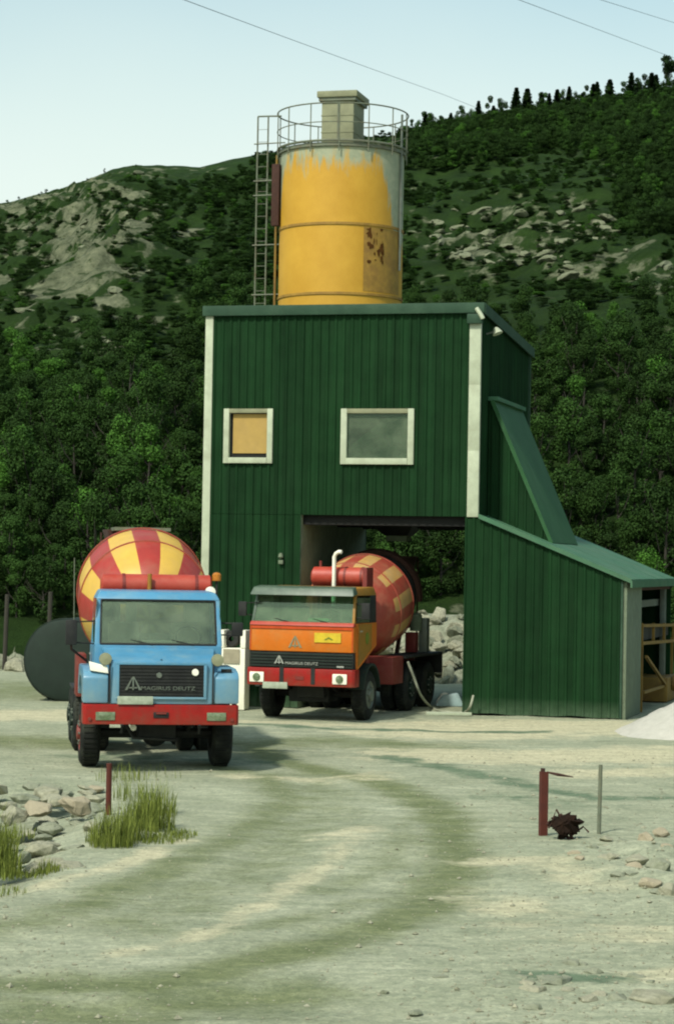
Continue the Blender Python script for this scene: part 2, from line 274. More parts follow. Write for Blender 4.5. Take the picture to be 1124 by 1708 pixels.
# ------------------------------------------------------------------ mesh helpers
def link(name, me, parent=None, loc=None):
    o = bpy.data.objects.new(name, me); COL.objects.link(o)
    if parent is not None: o.parent = parent
    if loc is not None: o.location = loc
    return o
def tag(o, label, cat, group=None):
    o['label'] = label; o['category'] = cat
    if group: o['group'] = group
    return o
def thing(name, label, cat, loc=(0, 0, 0), rz=0.0, group=None):
    o = bpy.data.objects.new(name, None); COL.objects.link(o); o.location = loc; o.rotation_euler = (0, 0, rz)
    o.empty_display_size = 0.2
    return tag(o, label, cat, group)
class G:
    def __init__(s): s.v = []; s.f = []; s.mi = []
    def add(s, vs, fs, mi=0):
        b = len(s.v); s.v += [tuple(p) for p in vs]; s.f += [tuple(i + b for i in f) for f in fs]; s.mi += [mi] * len(fs); return s
    def box(s, x0, x1, y0, y1, z0, z1, mi=0):
        vs = [(x, y, z) for z in (z0, z1) for y in (y0, y1) for x in (x0, x1)]
        return s.add(vs, [(0, 2, 3, 1), (4, 5, 7, 6), (0, 1, 5, 4), (2, 6, 7, 3), (0, 4, 6, 2), (1, 3, 7, 5)], mi)
    def hexa(s, vs, mi=0):          # eight corners: bottom ring of four, top ring of four
        return s.add(vs, [(3, 2, 1, 0), (4, 5, 6, 7), (0, 1, 5, 4), (1, 2, 6, 5), (2, 3, 7, 6), (3, 0, 4, 7)], mi)
    def prism(s, poly, axis, a, b, mi=0):
        n = len(poly)
        def P(p, t):
            return {'x': (t, p[0], p[1]), 'y': (p[0], t, p[1]), 'z': (p[0], p[1], t)}[axis]
        vs = [P(p, a) for p in poly] + [P(p, b) for p in poly]
        fs = [tuple(range(n))[::-1], tuple(range(n, 2 * n))] + [(i, (i + 1) % n, n + (i + 1) % n, n + i) for i in range(n)]
        return s.add(vs, fs, mi)
    def tube(s, pts, r, n=8, mi=0, caps=True):
        pts = [Vector(p) for p in pts]; rs = r if isinstance(r, (list, tuple)) else [r] * len(pts)
        vs = []; prev = None
        for i, p in enumerate(pts):
            d = (pts[min(i + 1, len(pts) - 1)] - pts[max(i - 1, 0)]).normalized()
            if prev is None:
                prev = d.orthogonal().normalized()
            prev = (prev - d * prev.dot(d)).normalized(); q = d.cross(prev)
            for k in range(n):
                t = 2 * math.pi * k / n; vs.append(p + (prev * math.cos(t) + q * math.sin(t)) * rs[i])
        fs = []
        for i in range(len(pts) - 1):
            for k in range(n):
                fs.append((i * n + k, i * n + (k + 1) % n, (i + 1) * n + (k + 1) % n, (i + 1) * n + k))
        if caps: fs += [tuple(range(n))[::-1], tuple(range((len(pts) - 1) * n, len(pts) * n))]
        return s.add(vs, fs, mi)
    def lathe(s, prof, o=(0, 0, 0), ax=(0, 0, 1), n=24, mi=0, mf=None, a0=0.0, a1=2 * math.pi):
        # prof: (distance along axis, radius)
        o = Vector(o); ax = Vector(ax).normalized()
        up = Vector((0, 0, 1)) if abs(ax.z) < 0.9 else Vector((0, 1, 0))
        p = (up - ax * up.dot(ax)).normalized(); q = ax.cross(p); full = abs(a1 - a0 - 2 * math.pi) < 1e-6
        m_ = n if full else n + 1; vs = []
        for d, r in prof:
            for k in range(m_):
                t = a0 + (a1 - a0) * k / n; vs.append(o + ax * d + (p * math.cos(t) + q * math.sin(t)) * r)
        b = len(s.v); s.v += [tuple(x) for x in vs]
        for i in range(len(prof) - 1):
            for k in range(n):
                k2 = (k + 1) % m_ if full else k + 1
                s.f.append((b + i * m_ + k, b + i * m_ + k2, b + (i + 1) * m_ + k2, b + (i + 1) * m_ + k))
                s.mi.append(mf(i, k) if mf else mi)
        return s
    def build(s, name, mats, parent=None, bevel=0, smooth=False, seg=2, loc=None, fix=True):
        me = bpy.data.meshes.new(name); me.from_pydata(s.v, [], s.f)
        if not isinstance(mats, (list, tuple)): mats = [mats]
        for mm in mats: me.materials.append(M[mm] if isinstance(mm, str) else mm)
        me.polygons.foreach_set('material_index', s.mi)
        bm = bmesh.new(); bm.from_mesh(me)
        if fix: bmesh.ops.recalc_face_normals(bm, faces=bm.faces)
        if bevel:
            ed = [e_ for e_ in bm.edges if len(e_.link_faces) == 2 and e_.calc_face_angle(0) > 0.5]
            bmesh.ops.bevel(bm, geom=ed, offset=bevel, segments=seg, affect='EDGES', profile=0.6, clamp_overlap=True)
        bm.to_mesh(me); bm.free()
        if smooth or bevel:
            for p in me.polygons: p.use_smooth = True
            try: me.set_sharp_from_angle(angle=R(38))
            except Exception: pass
        me.update()
        return link(name, me, parent, loc)
def gp(px, py, z=0.0):             # ground point under a photo pixel
    d = Fw * FOC + Rt * (px - PW / 2) + Up * (PH / 2 - py); t = (z - EYE) / d.z; return CP + d * t
def to_px(P):
    d = Vector(P) - CP; k = FOC / d.dot(Fw); return PW / 2 + k * d.dot(Rt), PH / 2 - k * d.dot(Up)

# ------------------------------------------------------------------ ground and hillside
SKY = [(-900, 420), (0, 337), (60, 322), (110, 310), (160, 288), (215, 274), (250, 276), (325, 277), (380, 262), (440, 252), (520, 240), (600, 226), (680, 222), (760, 207), (850, 196), (905, 186), (1000, 171), (1060, 163), (1124, 153), (2100, 60)]
sx = np.array([p[0] for p in SKY], float); sy = np.array([p[1] for p in SKY], float)
Y0, Y1 = 70.0, 285.0
def ridge_z(X, Y):
    px = 562 + FOC * X / np.maximum(Y, 1)
    hor = 938 + (px - 562) * math.tan(rol)
    return EYE + (hor - np.interp(px, sx, sy)) / FOC * Y1
def pnoise(X, Y, sc, seed=0, octv=4):
    out = np.empty(X.shape); xf = X.ravel(); yf = Y.ravel(); of = out.ravel()
    for i in range(len(xf)):
        of[i] = noise.fractal(Vector((xf[i] / sc + seed * 17.3, yf[i] / sc - seed * 9.1, seed * 3.7)), 0.9, 2.0, octv)
    return of.reshape(X.shape)
def rock_zone(px, py):             # where the bare rock shows on the hill, 0..1
    a1 = np.exp(-(((px - 150) / 105) ** 2 + ((py - 400) / 95) ** 2) * 0.9) * 1.25
    a2 = np.exp(-(((px - 20) / 90) ** 2 + ((py - 430) / 130) ** 2)) * 0.75
    a2b = np.exp(-(((px - 110) / 150) ** 2 + ((py - 545) / 55) ** 2)) * 0.62
    a3 = np.exp(-(((px - 870) / 200) ** 2 + ((py - 405) / 75) ** 2) ** 2) * 0.66
    a4 = np.exp(-(((px - 1100) / 60) ** 2 + ((py - 462) / 32) ** 2)) * 0.75
    a5 = np.exp(-(((px - 1100) / 45) ** 2 + ((py - 163) / 13) ** 2)) * 0.9
    a6 = np.exp(-(((px - 320) / 32) ** 2 + ((py - 388) / 9) ** 2)) * 0.8
    a7 = np.exp(-(((px - 110) / 190) ** 2 + ((py - np.interp(px, sx, sy) - 12) / 18) ** 2)) * 0.85
    return np.clip(np.maximum.reduce([a1, a2, a2b, a3, a4, a5, a6, a7]), 0, 1)
def proj_np(X, Y, Z):
    dx = X; dy = Y; dz = Z - EYE
    w_ = dx * Fw.x + dy * Fw.y + dz * Fw.z; r_ = dx * Rt.x + dy * Rt.y + dz * Rt.z; u_ = dx * Up.x + dy * Up.y + dz * Up.z
    return PW / 2 + FOC * r_ / w_, PH / 2 - FOC * u_ / w_
def hill_base(X, Y):
    t = np.clip((Y - Y0) / (Y1 - Y0), 0, 1); zr = ridge_z(X, Y)
    z = zr * (t ** 0.86)
    back = np.clip((Y - Y1) / 300, 0, 1); z = np.where(Y > Y1, zr * (1 - 0.55 * back), z)
    return z
def grid_obj(name, xs, ys, hf, mat, marks):
    X, Y = np.meshgrid(xs, ys); Z = hf(X, Y)
    nx, ny = len(xs), len(ys)
    co = np.stack([X.ravel(), Y.ravel(), Z.ravel()], 1)
    idx = np.arange(nx * ny).reshape(ny, nx)
    q = np.stack([idx[:-1, :-1].ravel(), idx[:-1, 1:].ravel(), idx[1:, 1:].ravel(), idx[1:, :-1].ravel()], 1)
    me = bpy.data.meshes.new(name); me.vertices.add(len(co)); me.vertices.foreach_set('co', co.ravel())
    me.loops.add(q.size); me.loops.foreach_set('vertex_index', q.ravel().astype(np.int32))
    me.polygons.add(len(q)); me.polygons.foreach_set('loop_start', np.arange(0, q.size, 4, dtype=np.int32))
    me.polygons.foreach_set('use_smooth', np.ones(len(q), bool))
    me.update(); me.validate()
    at = me.attributes.new('marks', 'FLOAT_COLOR', 'POINT'); mk = marks(X, Y, Z)
    at.data.foreach_set('color', np.concatenate([mk.reshape(-1, 3), np.ones((len(co), 1))], 1).ravel())
    me.materials.append(mat); o = link(name, me); o['kind'] = 'structure'; return o, X, Y, Z
xin = np.arange(-9, 9.01, 0.16)
xmid = np.arange(9.7, 62, 0.7); xout = np.array([64, 68, 75, 85, 100, 125, 160, 220, 320, 450])
xs = np.concatenate([-xout[::-1], -xmid[::-1], xin, xmid, xout])
ysn = [13.0]
while ysn[-1] < Y0: ysn.append(ysn[-1] * 1.0065)
ysn[-1] = Y0
ys_ground = np.array([-120, -60, -30, -10, 0, 6, 10] + ysn)
STROKES = {   # photo-traced marks in the dirt, most of them left by the lorries, as ground lines: (points, half width m, strength)
 0: [([(-80, 1690), (200, 1680), (450, 1655)], 0.75, 0.9), ([(200, 1540), (420, 1450), (520, 1350), (520, 1290)], 0.7, 0.55), ([(-60, 1640), (250, 1640), (520, 1585), (700, 1520), (765, 1440), (735, 1350), (620, 1300), (470, 1270), (420, 1245)], 0.42, 1.0),
     ([(-60, 1560), (120, 1520), (300, 1440), (430, 1380), (480, 1330), (440, 1290), (330, 1275)], 0.40, 0.8),
     ([(540, 1480), (650, 1440), (690, 1360)], 0.30, 0.6), ([(420, 1240), (560, 1235), (680, 1245)], 1.2, 0.8),
     ([(330, 1560), (480, 1540), (620, 1500)], 0.25, 0.6), ([(0, 1150), (120, 1150)], 4.5, 0.8), ([(0, 1235), (130, 1240)], 1.3, 0.9)],
 1: [([(-40, 1195), (120, 1192)], 1.6, 1.3), ([(745, 1222), (900, 1212), (1124, 1216)], 2.0, 1.2), ([(740, 1260), (860, 1262), (1124, 1258)], 1.6, 1.0),
     ([(430, 1205), (600, 1210), (740, 1204)], 0.9, 0.7), ([(200, 1590), (340, 1560), (440, 1505), (560, 1430), (610, 1385)], 0.22, 0.7),
     ([(800, 1440), (900, 1440), (1000, 1480)], 0.5, 0.7), ([(400, 1293), (560, 1300), (660, 1296)], 0.5, 0.6), ([(540, 1400), (620, 1380)], 0.35, 0.6), ([(820, 1500), (950, 1560), (1100, 1560)], 0.8, 0.55), ([(560, 1300), (650, 1290)], .5, .5),
     ([(-30, 1500), (80, 1470), (200, 1445), (300, 1400)], 0.22, 0.7), ([(980, 1290), (1124, 1285)], 0.9, 0.8), ([(1050, 1640), (1150, 1620)], 0.35, 0.7)],
 2: [([(640, 1262), (760, 1285), (900, 1318), (1000, 1333), (1140, 1330)], 0.42, 0.78), ([(420, 1208), (560, 1217), (760, 1221), (900, 1221)], 0.35, 0.9),
     ([(840, 1330), (960, 1345)], 0.8, 0.5), ([(880, 1625), (1000, 1635)], 0.28, 0.9), ([(160, 1262), (400, 1270)], 1.0, 0.6)]}  # last entry: broad darker band on the ground beneath the blue lorry
def seg_dist(X, Y, pts):
    d = np.full(X.shape, 1e9)
    for (x0, y0), (x1, y1) in zip(pts[:-1], pts[1:]):
        vx, vy = x1 - x0, y1 - y0; t = np.clip(((X - x0) * vx + (Y - y0) * vy) / (vx * vx + vy * vy + 1e-9), 0, 1)
        d = np.minimum(d, np.hypot(X - x0 - t * vx, Y - y0 - t * vy))
    return d
def ground_marks(X, Y, Z):
    out = np.zeros(X.shape + (3,))
    for ch, ls in STROKES.items():
        for pts, w_, st in ls:
            g = [(gp(*p).x, gp(*p).y) for p in pts]
            d = seg_dist(X, Y, g); out[..., ch] = np.maximum(out[..., ch], st * np.exp(-(d / w_) ** 2 * 0.8) * 0.9)
    return np.clip(out, 0, 1)
def ground_h(X, Y):
    n = pnoise(X, Y, 3.0, 1, 5) * 0.035 + pnoise(X, Y, 0.6, 2, 3) * 0.014
    near = np.clip((60 - Y) / 12, 0, 1) * np.clip((20 - np.abs(X)) / 8, 0, 1)
    n = n * (0.35 + 0.65 * near)
    rut = np.zeros(X.shape)
    for pts, w_, st in STROKES[0][:2]:
        g = [(gp(*p).x, gp(*p).y) for p in pts]; d = seg_dist(X, Y, g); rut = np.maximum(rut, np.exp(-(d / 0.4) ** 2))
    z = n - 0.035 * rut
    # the left bank drops off the road into a stony ditch
    dl = np.clip((-2.9 - X) / 0.8, 0, 1) * np.clip((33.5 - Y) / 1.5, 0, 1) * np.clip((Y - 22) / 2, 0, 1); z = z - 0.22 * dl
    dr = np.exp(-(((X - 3.6) / 0.9) ** 2 + ((Y - 24.5) / 2.6) ** 2)); z = z + 0.14 * dr * (0.6 + pnoise(X, Y, 0.5, 5, 3))
    return np.where(Y >= Y0 - 0.01, 0, z)
ground, _, _, _ = grid_obj('ground', xs, ys_ground, ground_h, ground_mat('dirt_ground'), ground_marks)

ysh = [Y0]
while ysh[-1] < 300: ysh.append(ysh[-1] * 1.0042)
ysh += [310, 330, 360, 400, 470, 600, 900, 1500]
xin2 = np.arange(-44, 44.01, 0.55)
xs2 = np.concatenate([-xout[::-1], np.arange(-60, -44.5, 1.5), xin2, np.arange(45, 61, 1.5), xout])
def hill_h(X, Y):
    z0 = hill_base(X, Y); px, py = proj_np(X, Y, z0)
    t = np.clip((Y - Y0) / 60, 0, 1); e_ = np.clip((Y1 - Y) / 40, 0.25, 1)
    rk = rock_zone(px, py)
    big = pnoise(X, Y, 22, 3, 4) * 1.6 + pnoise(X, Y, 6, 4, 4) * 0.5
    rid = 1 - np.abs(pnoise(X + Y * 0.5, Y * 0.7, 5.5, 6, 5)) * 2.2
    return z0 + t * e_ * (big + rk * (rid * 1.5 + pnoise(X, Y, 1.6, 8, 3) * 0.7))
def hill_marks(X, Y, Z):
    px, py = proj_np(X, Y, Z); rk = rock_zone(px, py)
    n = pnoise(X + 0.5 * Y, Y * 0.5, 4.0, 7, 5); m2 = pnoise(X + 0.9 * Y, Y * 0.35 - X * .2, 2.6, 11, 5); m_ = rk * 1.05 + (n * 1.1 + m2 * 1.1) * np.clip(rk * 2, 0, 1) - 0.15
    out = np.zeros(X.shape + (3,)); out[..., 0] = np.clip(m_, 0, 1) * np.where(px < 400, 0.76, 0.60); return out
hill, HX, HY, HZ = grid_obj('hillside', xs2, np.array(ysh), hill_h, ground_mat('hillside_ground', True), hill_marks)
hxs = xs2; hys = np.array(ysh)
def hz(x, y):
    i = min(max(np.searchsorted(hxs, x) - 1, 0), len(hxs) - 2); j = min(max(np.searchsorted(hys, y) - 1, 0), len(hys) - 2)
    if y <= Y0: return 0.0
    tx = (x - hxs[i]) / (hxs[i + 1] - hxs[i]); ty = (y - hys[j]) / (hys[j + 1] - hys[j])
    return float((HZ[j, i] * (1 - tx) + HZ[j, i + 1] * tx) * (1 - ty) + (HZ[j + 1, i] * (1 - tx) + HZ[j + 1, i + 1] * tx) * ty)
HRK = hill_marks(HX, HY, HZ)[..., 0]
def rk_at(x, y):
    i = min(max(np.searchsorted(hxs, x) - 1, 0), len(hxs) - 2); j = min(max(np.searchsorted(hys, y) - 1, 0), len(hys) - 2)
    return float(HRK[j, i])

# ------------------------------------------------------------------ the batching building
TH = R(-15); AX = Vector((3.088, 50.264, 0))
B = thing('batching_building', 'tall dark green corrugated building with a drive-through opening and a lean-to wing', 'building', AX, TH)
PITCH = 0.19
PROF = [(0, 0), (0.085, 0), (0.105, -0.024), (0.15, -0.024), (0.17, 0), (0.19, 0)]
sheet_n = [0]
def sheet(a, b_, z0, zt, plane='front', off=0.0, parent=None, name='cladding_sheet'):
    """one corrugated sheet from a to b_ along the wall; zt is a height or a function of the position; z0 too"""
    us = set([a, b_]); k0 = int(math.floor(a / PITCH)) - 1
    for k in range(k0, int(b_ / PITCH) + 2):
        for u_, d in PROF:
            q = k * PITCH + u_
            if a < q < b_: us.add(q)
    us = sorted(us)
    def dep(u_):
        q = u_ % PITCH
        for (p0, d0), (p1, d1) in zip(PROF[:-1], PROF[1:]):
            if p0 <= q <= p1: return d0 + (d1 - d0) * (q - p0) / (p1 - p0)
        return 0
    g = G(); T = zt if callable(zt) else (lambda u_: zt); B0 = z0 if callable(z0) else (lambda u_: z0)
    sheet_n[0] += 1; jit = 0.003 * (sheet_n[0] % 3)
    vs = []
    for u_ in us:
        d = dep(u_) - jit
        for z in (B0(u_), T(u_)):
            vs.append((u_, off + d, z) if plane == 'front' else (off - d, u_, z))
    fs = [(2 * i, 2 * i + 2, 2 * i + 3, 2 * i + 1) for i in range(len(us) - 1)]
    g.add(vs, fs)
    return g.build(name, 'clad' if sheet_n[0] % 2 else 'clad2', parent or B, fix=False)
# front, upper storey
for a_, b_ in ((-6.17, -5.88), (-4.72, -4.02), (-4.02, -3.13), (-1.45, -0.85), (-0.85, -0.23)): sheet(a_, b_, 4.36, 9.0)
for a_, b_ in ((-5.88, -5.3), (-5.3, -4.72)):
    sheet(a_, b_, 4.36, 5.5); sheet(a_, b_, 6.76, 9.0)
for a_, b_ in ((-3.13, -2.29), (-2.29, -1.45)):
    sheet(a_, b_, 4.36, 5.49); sheet(a_, b_, 6.76, 9.0)
for a_, b_ in ((-6.17, -5.3), (-5.3, -4.6), (-4.6, -4.03)): sheet(a_, b_, 0.02, 4.352)
# wing front
RS = 0.405
ztop = lambda x: 4.35 - RS * max(x, 0.0)
for k in range(4):
    a_ = -0.26 + k * 0.865; b0 = 0.04
    sheet(a_, a_ + 0.865, (lambda u_: 0.03 + 0.02 * math.sin(u_ * 5) * math.sin(u_ * 2.1)), ztop, off=-0.01)
# right side wall above the wing
for k in range(6):
    y_ = 0.12 + k * 0.97; sheet(y_, min(y_ + 0.97, 5.93), 3.9, lambda q: 8.93 - q * 0.067, 'side', 0.0)
# plain walls behind the sheets
G().box(-6.25, -0.05, 0.12, 0.20, 4.5, 5.46).box(-6.25, -0.05, 0.12, 0.20, 6.8, 8.95).box(-6.25, -5.9, 0.12, 0.2, 5.46, 6.8).box(-4.7, -3.15, 0.12, 0.2, 5.46, 6.8).box(-1.43, -0.05, 0.12, 0.2, 5.46, 6.8).box(-6.25, -4.06, 0.12, 0.2, 0, 4.3).build('front_wall', 'dark', B)
G().box(-6.33, -6.25, 0.05, 5.95, 0, 8.6).build('left_wall', 'clad', B)
G().box(-6.25, -0.05, 5.87, 5.95, 4.4, 8.55).box(-6.25, -4.02, 5.87, 5.95, 0, 4.4).build('back_wall', 'clad', B)
G().box(-0.12, -0.05, 0.2, 5.87, 4.4, 8.6).build('right_wall', 'dark', B)
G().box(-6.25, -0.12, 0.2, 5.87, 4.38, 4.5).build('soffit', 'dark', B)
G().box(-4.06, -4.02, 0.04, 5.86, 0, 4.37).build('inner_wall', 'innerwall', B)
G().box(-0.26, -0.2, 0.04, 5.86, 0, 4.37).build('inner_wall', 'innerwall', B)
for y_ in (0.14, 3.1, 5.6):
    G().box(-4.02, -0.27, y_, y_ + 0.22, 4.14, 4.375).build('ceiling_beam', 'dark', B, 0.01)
G().box(-6.25, -0.12, 2.9, 3.0, 4.5, 8.4).build('partition', 'dark', B)
# batching hopper in the ceiling
g = G(); g.hexa([(-2.75, 2.7, 3.95), (-2.2, 2.7, 3.95), (-2.2, 3.25, 3.95), (-2.75, 3.25, 3.95), (-3.2, 2.2, 4.37), (-1.9, 2.2, 4.37), (-1.9, 3.7, 4.37), (-3.2, 3.7, 4.37)])
hop = g.build('hopper', 'black', B); G().box(-2.72, -2.23, 2.73, 3.22, 3.82, 3.95).build('hopper_gate', 'innerwall', hop)
# roof, fascia, trims
g = G(); g.hexa([(-6.4, -0.06, 8.98), (0.09, -0.06, 8.98), (0.09, 6.1, 8.57), (-6.4, 6.1, 8.57), (-6.4, -0.06, 9.02), (0.09, -0.06, 9.02), (0.09, 6.1, 8.61), (-6.4, 6.1, 8.61)])
g.build('roof', 'flash', B)
G().box(-6.42, 0.11, -0.11, -0.062, 8.86, 9.09).build('fascia', 'flash', B, 0.012)
g = G(); g.hexa([(0.093, -0.06, 8.84), (0.13, -0.06, 8.84), (0.13, 6.15, 8.43), (0.093, 6.15, 8.43), (0.093, -0.06, 9.08), (0.13, -0.06, 9.08), (0.13, 6.15, 8.66), (0.093, 6.15, 8.66)])
g.build('fascia', 'flash', B)
G().box(-0.02, 0.07, 5.93, 6.02, 3.7, 8.5).build('corner_trim', 'flash', B)
G().box(-6.36, -6.175, -0.05, 0.06, 0.0, 8.86).build('corner_trim', 'cream', B, 0.012)
for k in range(3): G().box(-0.225, 0.035, -0.055 - 0.002 * k, 0.05, 4.35 + 1.46 * k, 4.35 + 1.46 * (k + 1) + 0.03 * (k < 2)).build('corner_board', 'cream', B, 0.015)
G().box(-0.27, 0.08, -0.16, -0.06, 8.62, 8.84).build('gutter_head', 'flash', B, 0.02)
G().tube([(-0.06, -0.14, 8.96), (0.05, -0.16, 8.80), (0.09, -0.16, 8.72)], 0.05, 10).build('gutter_outlet', 'cream', B, smooth=True)
lb = G().tube([(0.04, 0.5, 8.45), (0.28, 0.5, 8.52)], 0.02, 6).build('lamp_bracket', 'steel', B)
G().lathe([(0, 0.02), (0.03, 0.06), (0.16, 0.12), (0.17, 0.0)], (0.24, 0.5, 8.60), (0.35, -0.1, -0.8), 12).build('lamp_shade', 'cream', lb, smooth=True)
# windows
def window(x0, x1, z0, z1, w_, kind):
    wf = G().box(x0 - .002, x1 + .002, 0.1, 0.14, z0 - .002, z1 + .002).build('window', 'dark', B)
    for xa in (x0, x1 - w_): G().box(xa, xa + w_, -0.07, 0.099, z0, z1).build('jamb', 'cream', wf, 0.01)
    G().box(x0 + w_, x1 - w_, -0.066, 0.1, z1 - w_ * 0.75, z1 - 0.002).build('lintel', 'filter', wf, 0.006)
    G().box(x0 + w_, x1 - w_, -0.085, 0.1, z0 + 0.002, z0 + w_).build('sill', 'cream', wf, 0.006)
    if kind == 'board':
        G().box(x0 + w_ + .07, x1 - w_ - .03, 0.03, 0.05, z0 + w_ + .1, z1 - w_ * 0.9).build('board', 'ply', wf)
        G().box(x0 + w_ + .002, x1 - w_ - .002, 0.052, 0.09, z0 + w_ + .005, z1 - w_ * .75 - .005).build('backing', 'dark', wf)
    else:
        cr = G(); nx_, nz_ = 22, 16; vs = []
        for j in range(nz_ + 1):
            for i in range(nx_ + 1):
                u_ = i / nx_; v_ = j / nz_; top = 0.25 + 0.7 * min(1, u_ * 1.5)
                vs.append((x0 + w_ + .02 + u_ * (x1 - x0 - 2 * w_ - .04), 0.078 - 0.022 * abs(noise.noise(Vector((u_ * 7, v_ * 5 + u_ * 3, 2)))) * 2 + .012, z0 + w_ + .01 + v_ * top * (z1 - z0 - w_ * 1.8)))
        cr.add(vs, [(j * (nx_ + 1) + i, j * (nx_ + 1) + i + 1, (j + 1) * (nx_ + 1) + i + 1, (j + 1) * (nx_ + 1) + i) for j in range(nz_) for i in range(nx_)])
        cr.build('reflection_sheet', 'reflectgreen', wf)  # added crumpled sheet that stands in for the crinkled green reflection on the pane
        G().box(x0 + w_ + .004, x1 - w_ - .004, 0.022, 0.028, z0 + w_ + .004, z1 - w_ * .75 - .004).build('pane', 'glass2', wf)
        for xa in (x0 + w_, x1 - w_ - .05): G().box(xa, xa + .05, 0.03, 0.06, z0 + w_, z1 - w_ * .75).build('sash', 'black', wf)
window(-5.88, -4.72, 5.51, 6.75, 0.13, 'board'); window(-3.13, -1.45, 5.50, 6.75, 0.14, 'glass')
# little white lamp on the wall left of the opening
wl = G().box(-4.52, -4.41, -0.10, -0.035, 3.24, 3.33).build('wall_lamp', 'concrete', B, 0.01)
G().lathe([(0, 0.03), (0.04, 0.06), (0.12, 0.04), (0.13, 0)], (-4.465, -0.09, 3.36), (0, 0, 1), 10).build('lamp_globe', 'concrete', wl, smooth=True)
# elevator housing leaning on the side wall
ch = G().prism([(0.03, 7.02), (0.10, 7.02), (1.45, 3.86), (1.45, 3.72), (0.03, 4.2)], 'y', 1.02, 4.40).build('chute_housing', 'clad', B)
G().hexa([(0.07, 0.93, 6.98), (1.46, 0.93, 3.80), (1.46, 4.48, 3.80), (0.07, 4.48, 6.98), (0.15, 0.93, 7.02), (1.54, 0.93, 3.82), (1.54, 4.48, 3.82), (0.15, 4.48, 7.02)]).build('cover_plate', 'chute', ch)
G().box(0.02, 0.24, 0.95, 4.46, 7.0, 7.09).build('top_flashing', 'rooflt', ch)
for k in range(2):
    a_ = 0.03 + k * 0.7; sheet(a_, a_ + 0.7, lambda q: 4.33 - RS * q, lambda q: 7.0 - (q - 0.05) * 2.33, off=1.0, parent=ch)
# wing roof and trims, concrete end pier, inner walls
def slab(x0, x1, y0, y1, t, up, name, mat, par=B):
    zf = lambda x: 4.35 - RS * x + up
    return G().hexa([(x0, y0, zf(x0) - t), (x1, y0, zf(x1) - t), (x1, y1, zf(x1) - t), (x0, y1, zf(x0) - t), (x0, y0, zf(x0)), (x1, y0, zf(x1)), (x1, y1, zf(x1)), (x0, y1, zf(x0))]).build(name, mat, par)
for k in range(9):
    slab(0.06, 3.42, -0.09 + k * 0.955, -0.09 + (k + 1) * 0.955 - 0.012, 0.045, 0.075 + 0.004 * (k % 2), 'roof_panel', 'rooflt')
slab(0.05, 3.44, -0.115, -0.093, 0.10, 0.095, 'verge_trim', 'rooflt')
G().box(3.42, 3.46, -0.12, 8.6, 2.86, 3.01).build('eave_trim', 'rooflt', B)
G().box(3.205, 3.25, -0.03, 0.02, 0.02, 3.0).build('corner_trim', 'flash', B)
G().box(3.0, 3.33, 0.03, 2.5, 0, 2.98).build('concrete_pier', 'concrete', B, 0.01)
G().box(3.05, 3.28, 2.5, 8.4, 2.78, 2.93).build('eave_beam', 'rust', B)
G().box(0.0, 3.3, 8.35, 8.43, 0, 2.9).build('back_wall', 'clad', B)
G().box(0.0, 0.08, 5.96, 8.35, 0, 4.2).build('left_wall', 'clad', B)
G().box(3.06, 3.2, 8.1, 8.3, 0, 2.78).build('corner_post', 'steel', B, 0.01)
G().box(-0.195, -0.13, 0.1, 5.9, 0, 4.1).build('party_wall', 'dark', B)
G().box(2.95, 3.02, 2.52, 8.3, 2.36, 2.52).build('shelf_beam', 'steel', B)

# the silo on the roof
SC = Vector((-4.02, 3.0, 0))
def toW(p): return AX + Matrix.Rotation(TH, 3, 'Z') @ Vector(p)
SI = thing('cement_silo', 'yellow cement silo with grey cement run-off, rising above the green roof', 'silo', toW((SC.x, SC.y, 8.7)), TH)
def silo(g): return g
class GS(G):
    pass
SZ = 8.7; r0 = 1.47
def sbuild(g, name, mat, par=SI, **k):
    o = g.build(name, mat, par, **k); o.location = (0, 0, 0); return o
def sh(g):       # shift silo geometry given with absolute heights down to the silo's base
    g.v = [(x, y, z - SZ) for x, y, z in g.v]; return g
def silo_part(g, name, mat, par=SI, abs_=False, **k):
    # shells keep their absolute heights in object coordinates for the paint's run-off
    if abs_:
        o = g.build(name, mat, par, **k); o.location = (0, 0, -SZ); return o
    return sh(g).build(name, mat, par, **k)
for z0, z1 in ((8.7, 9.53), (9.57, 11.16), (11.20, 12.98)):
    silo_part(G().lathe([(z0, r0), (z1, r0)], n=72), 'shell_ring', 'silo', abs_=True, smooth=True)
for zc in (9.55, 11.18):
    silo_part(G().lathe([(zc - 0.035, r0 - 0.01), (zc - 0.03, r0 + 0.022), (zc + 0.03, r0 + 0.022), (zc + 0.035, r0 - 0.01)], n=72), 'joint_band', 'silopatch', smooth=False)
silo_part(G().lathe([(12.97, r0 - 0.02), (12.98, r0 + 0.05), (13.06, r0 + 0.05), (13.065, 1.2), (13.12, 0.0)], n=72), 'silo_roof', 'rail')
# stained patch plate low on the right: a curved plate proud of the shell
silo_part(G().lathe([(9.62, r0 + 0.006), (11.12, r0 + 0.006)], n=10, a0=R(180 + 36), a1=R(180 + 84)), 'patch_plate', 'silopatch', smooth=True)
rs_ = random.Random(3)
for k in range(26):      # flaked-off paint showing brown rust, thin scabs following the curve of the shell
    t0 = R(180 + 40 + rs_.random() ** 1.4 * 18); z = 10.28 + 0.8 * rs_.random(); a_ = R(rs_.uniform(.5, 2.6)); b_ = rs_.uniform(.02, .13)
    pg = G(); n_ = 9; ring_p = []
    for q in range(n_):
        th = 2 * math.pi * q / n_; kk = rs_.uniform(.5, 1.1); t_ = t0 + a_ * kk * math.cos(th); ring_p.append((-math.sin(t_) * (r0 + .012), math.cos(t_) * (r0 + .012), z + b_ * kk * math.sin(th)))
    pg.add(ring_p, [tuple(range(n_))]); silo_part(pg, 'rust_scab', 'scab')
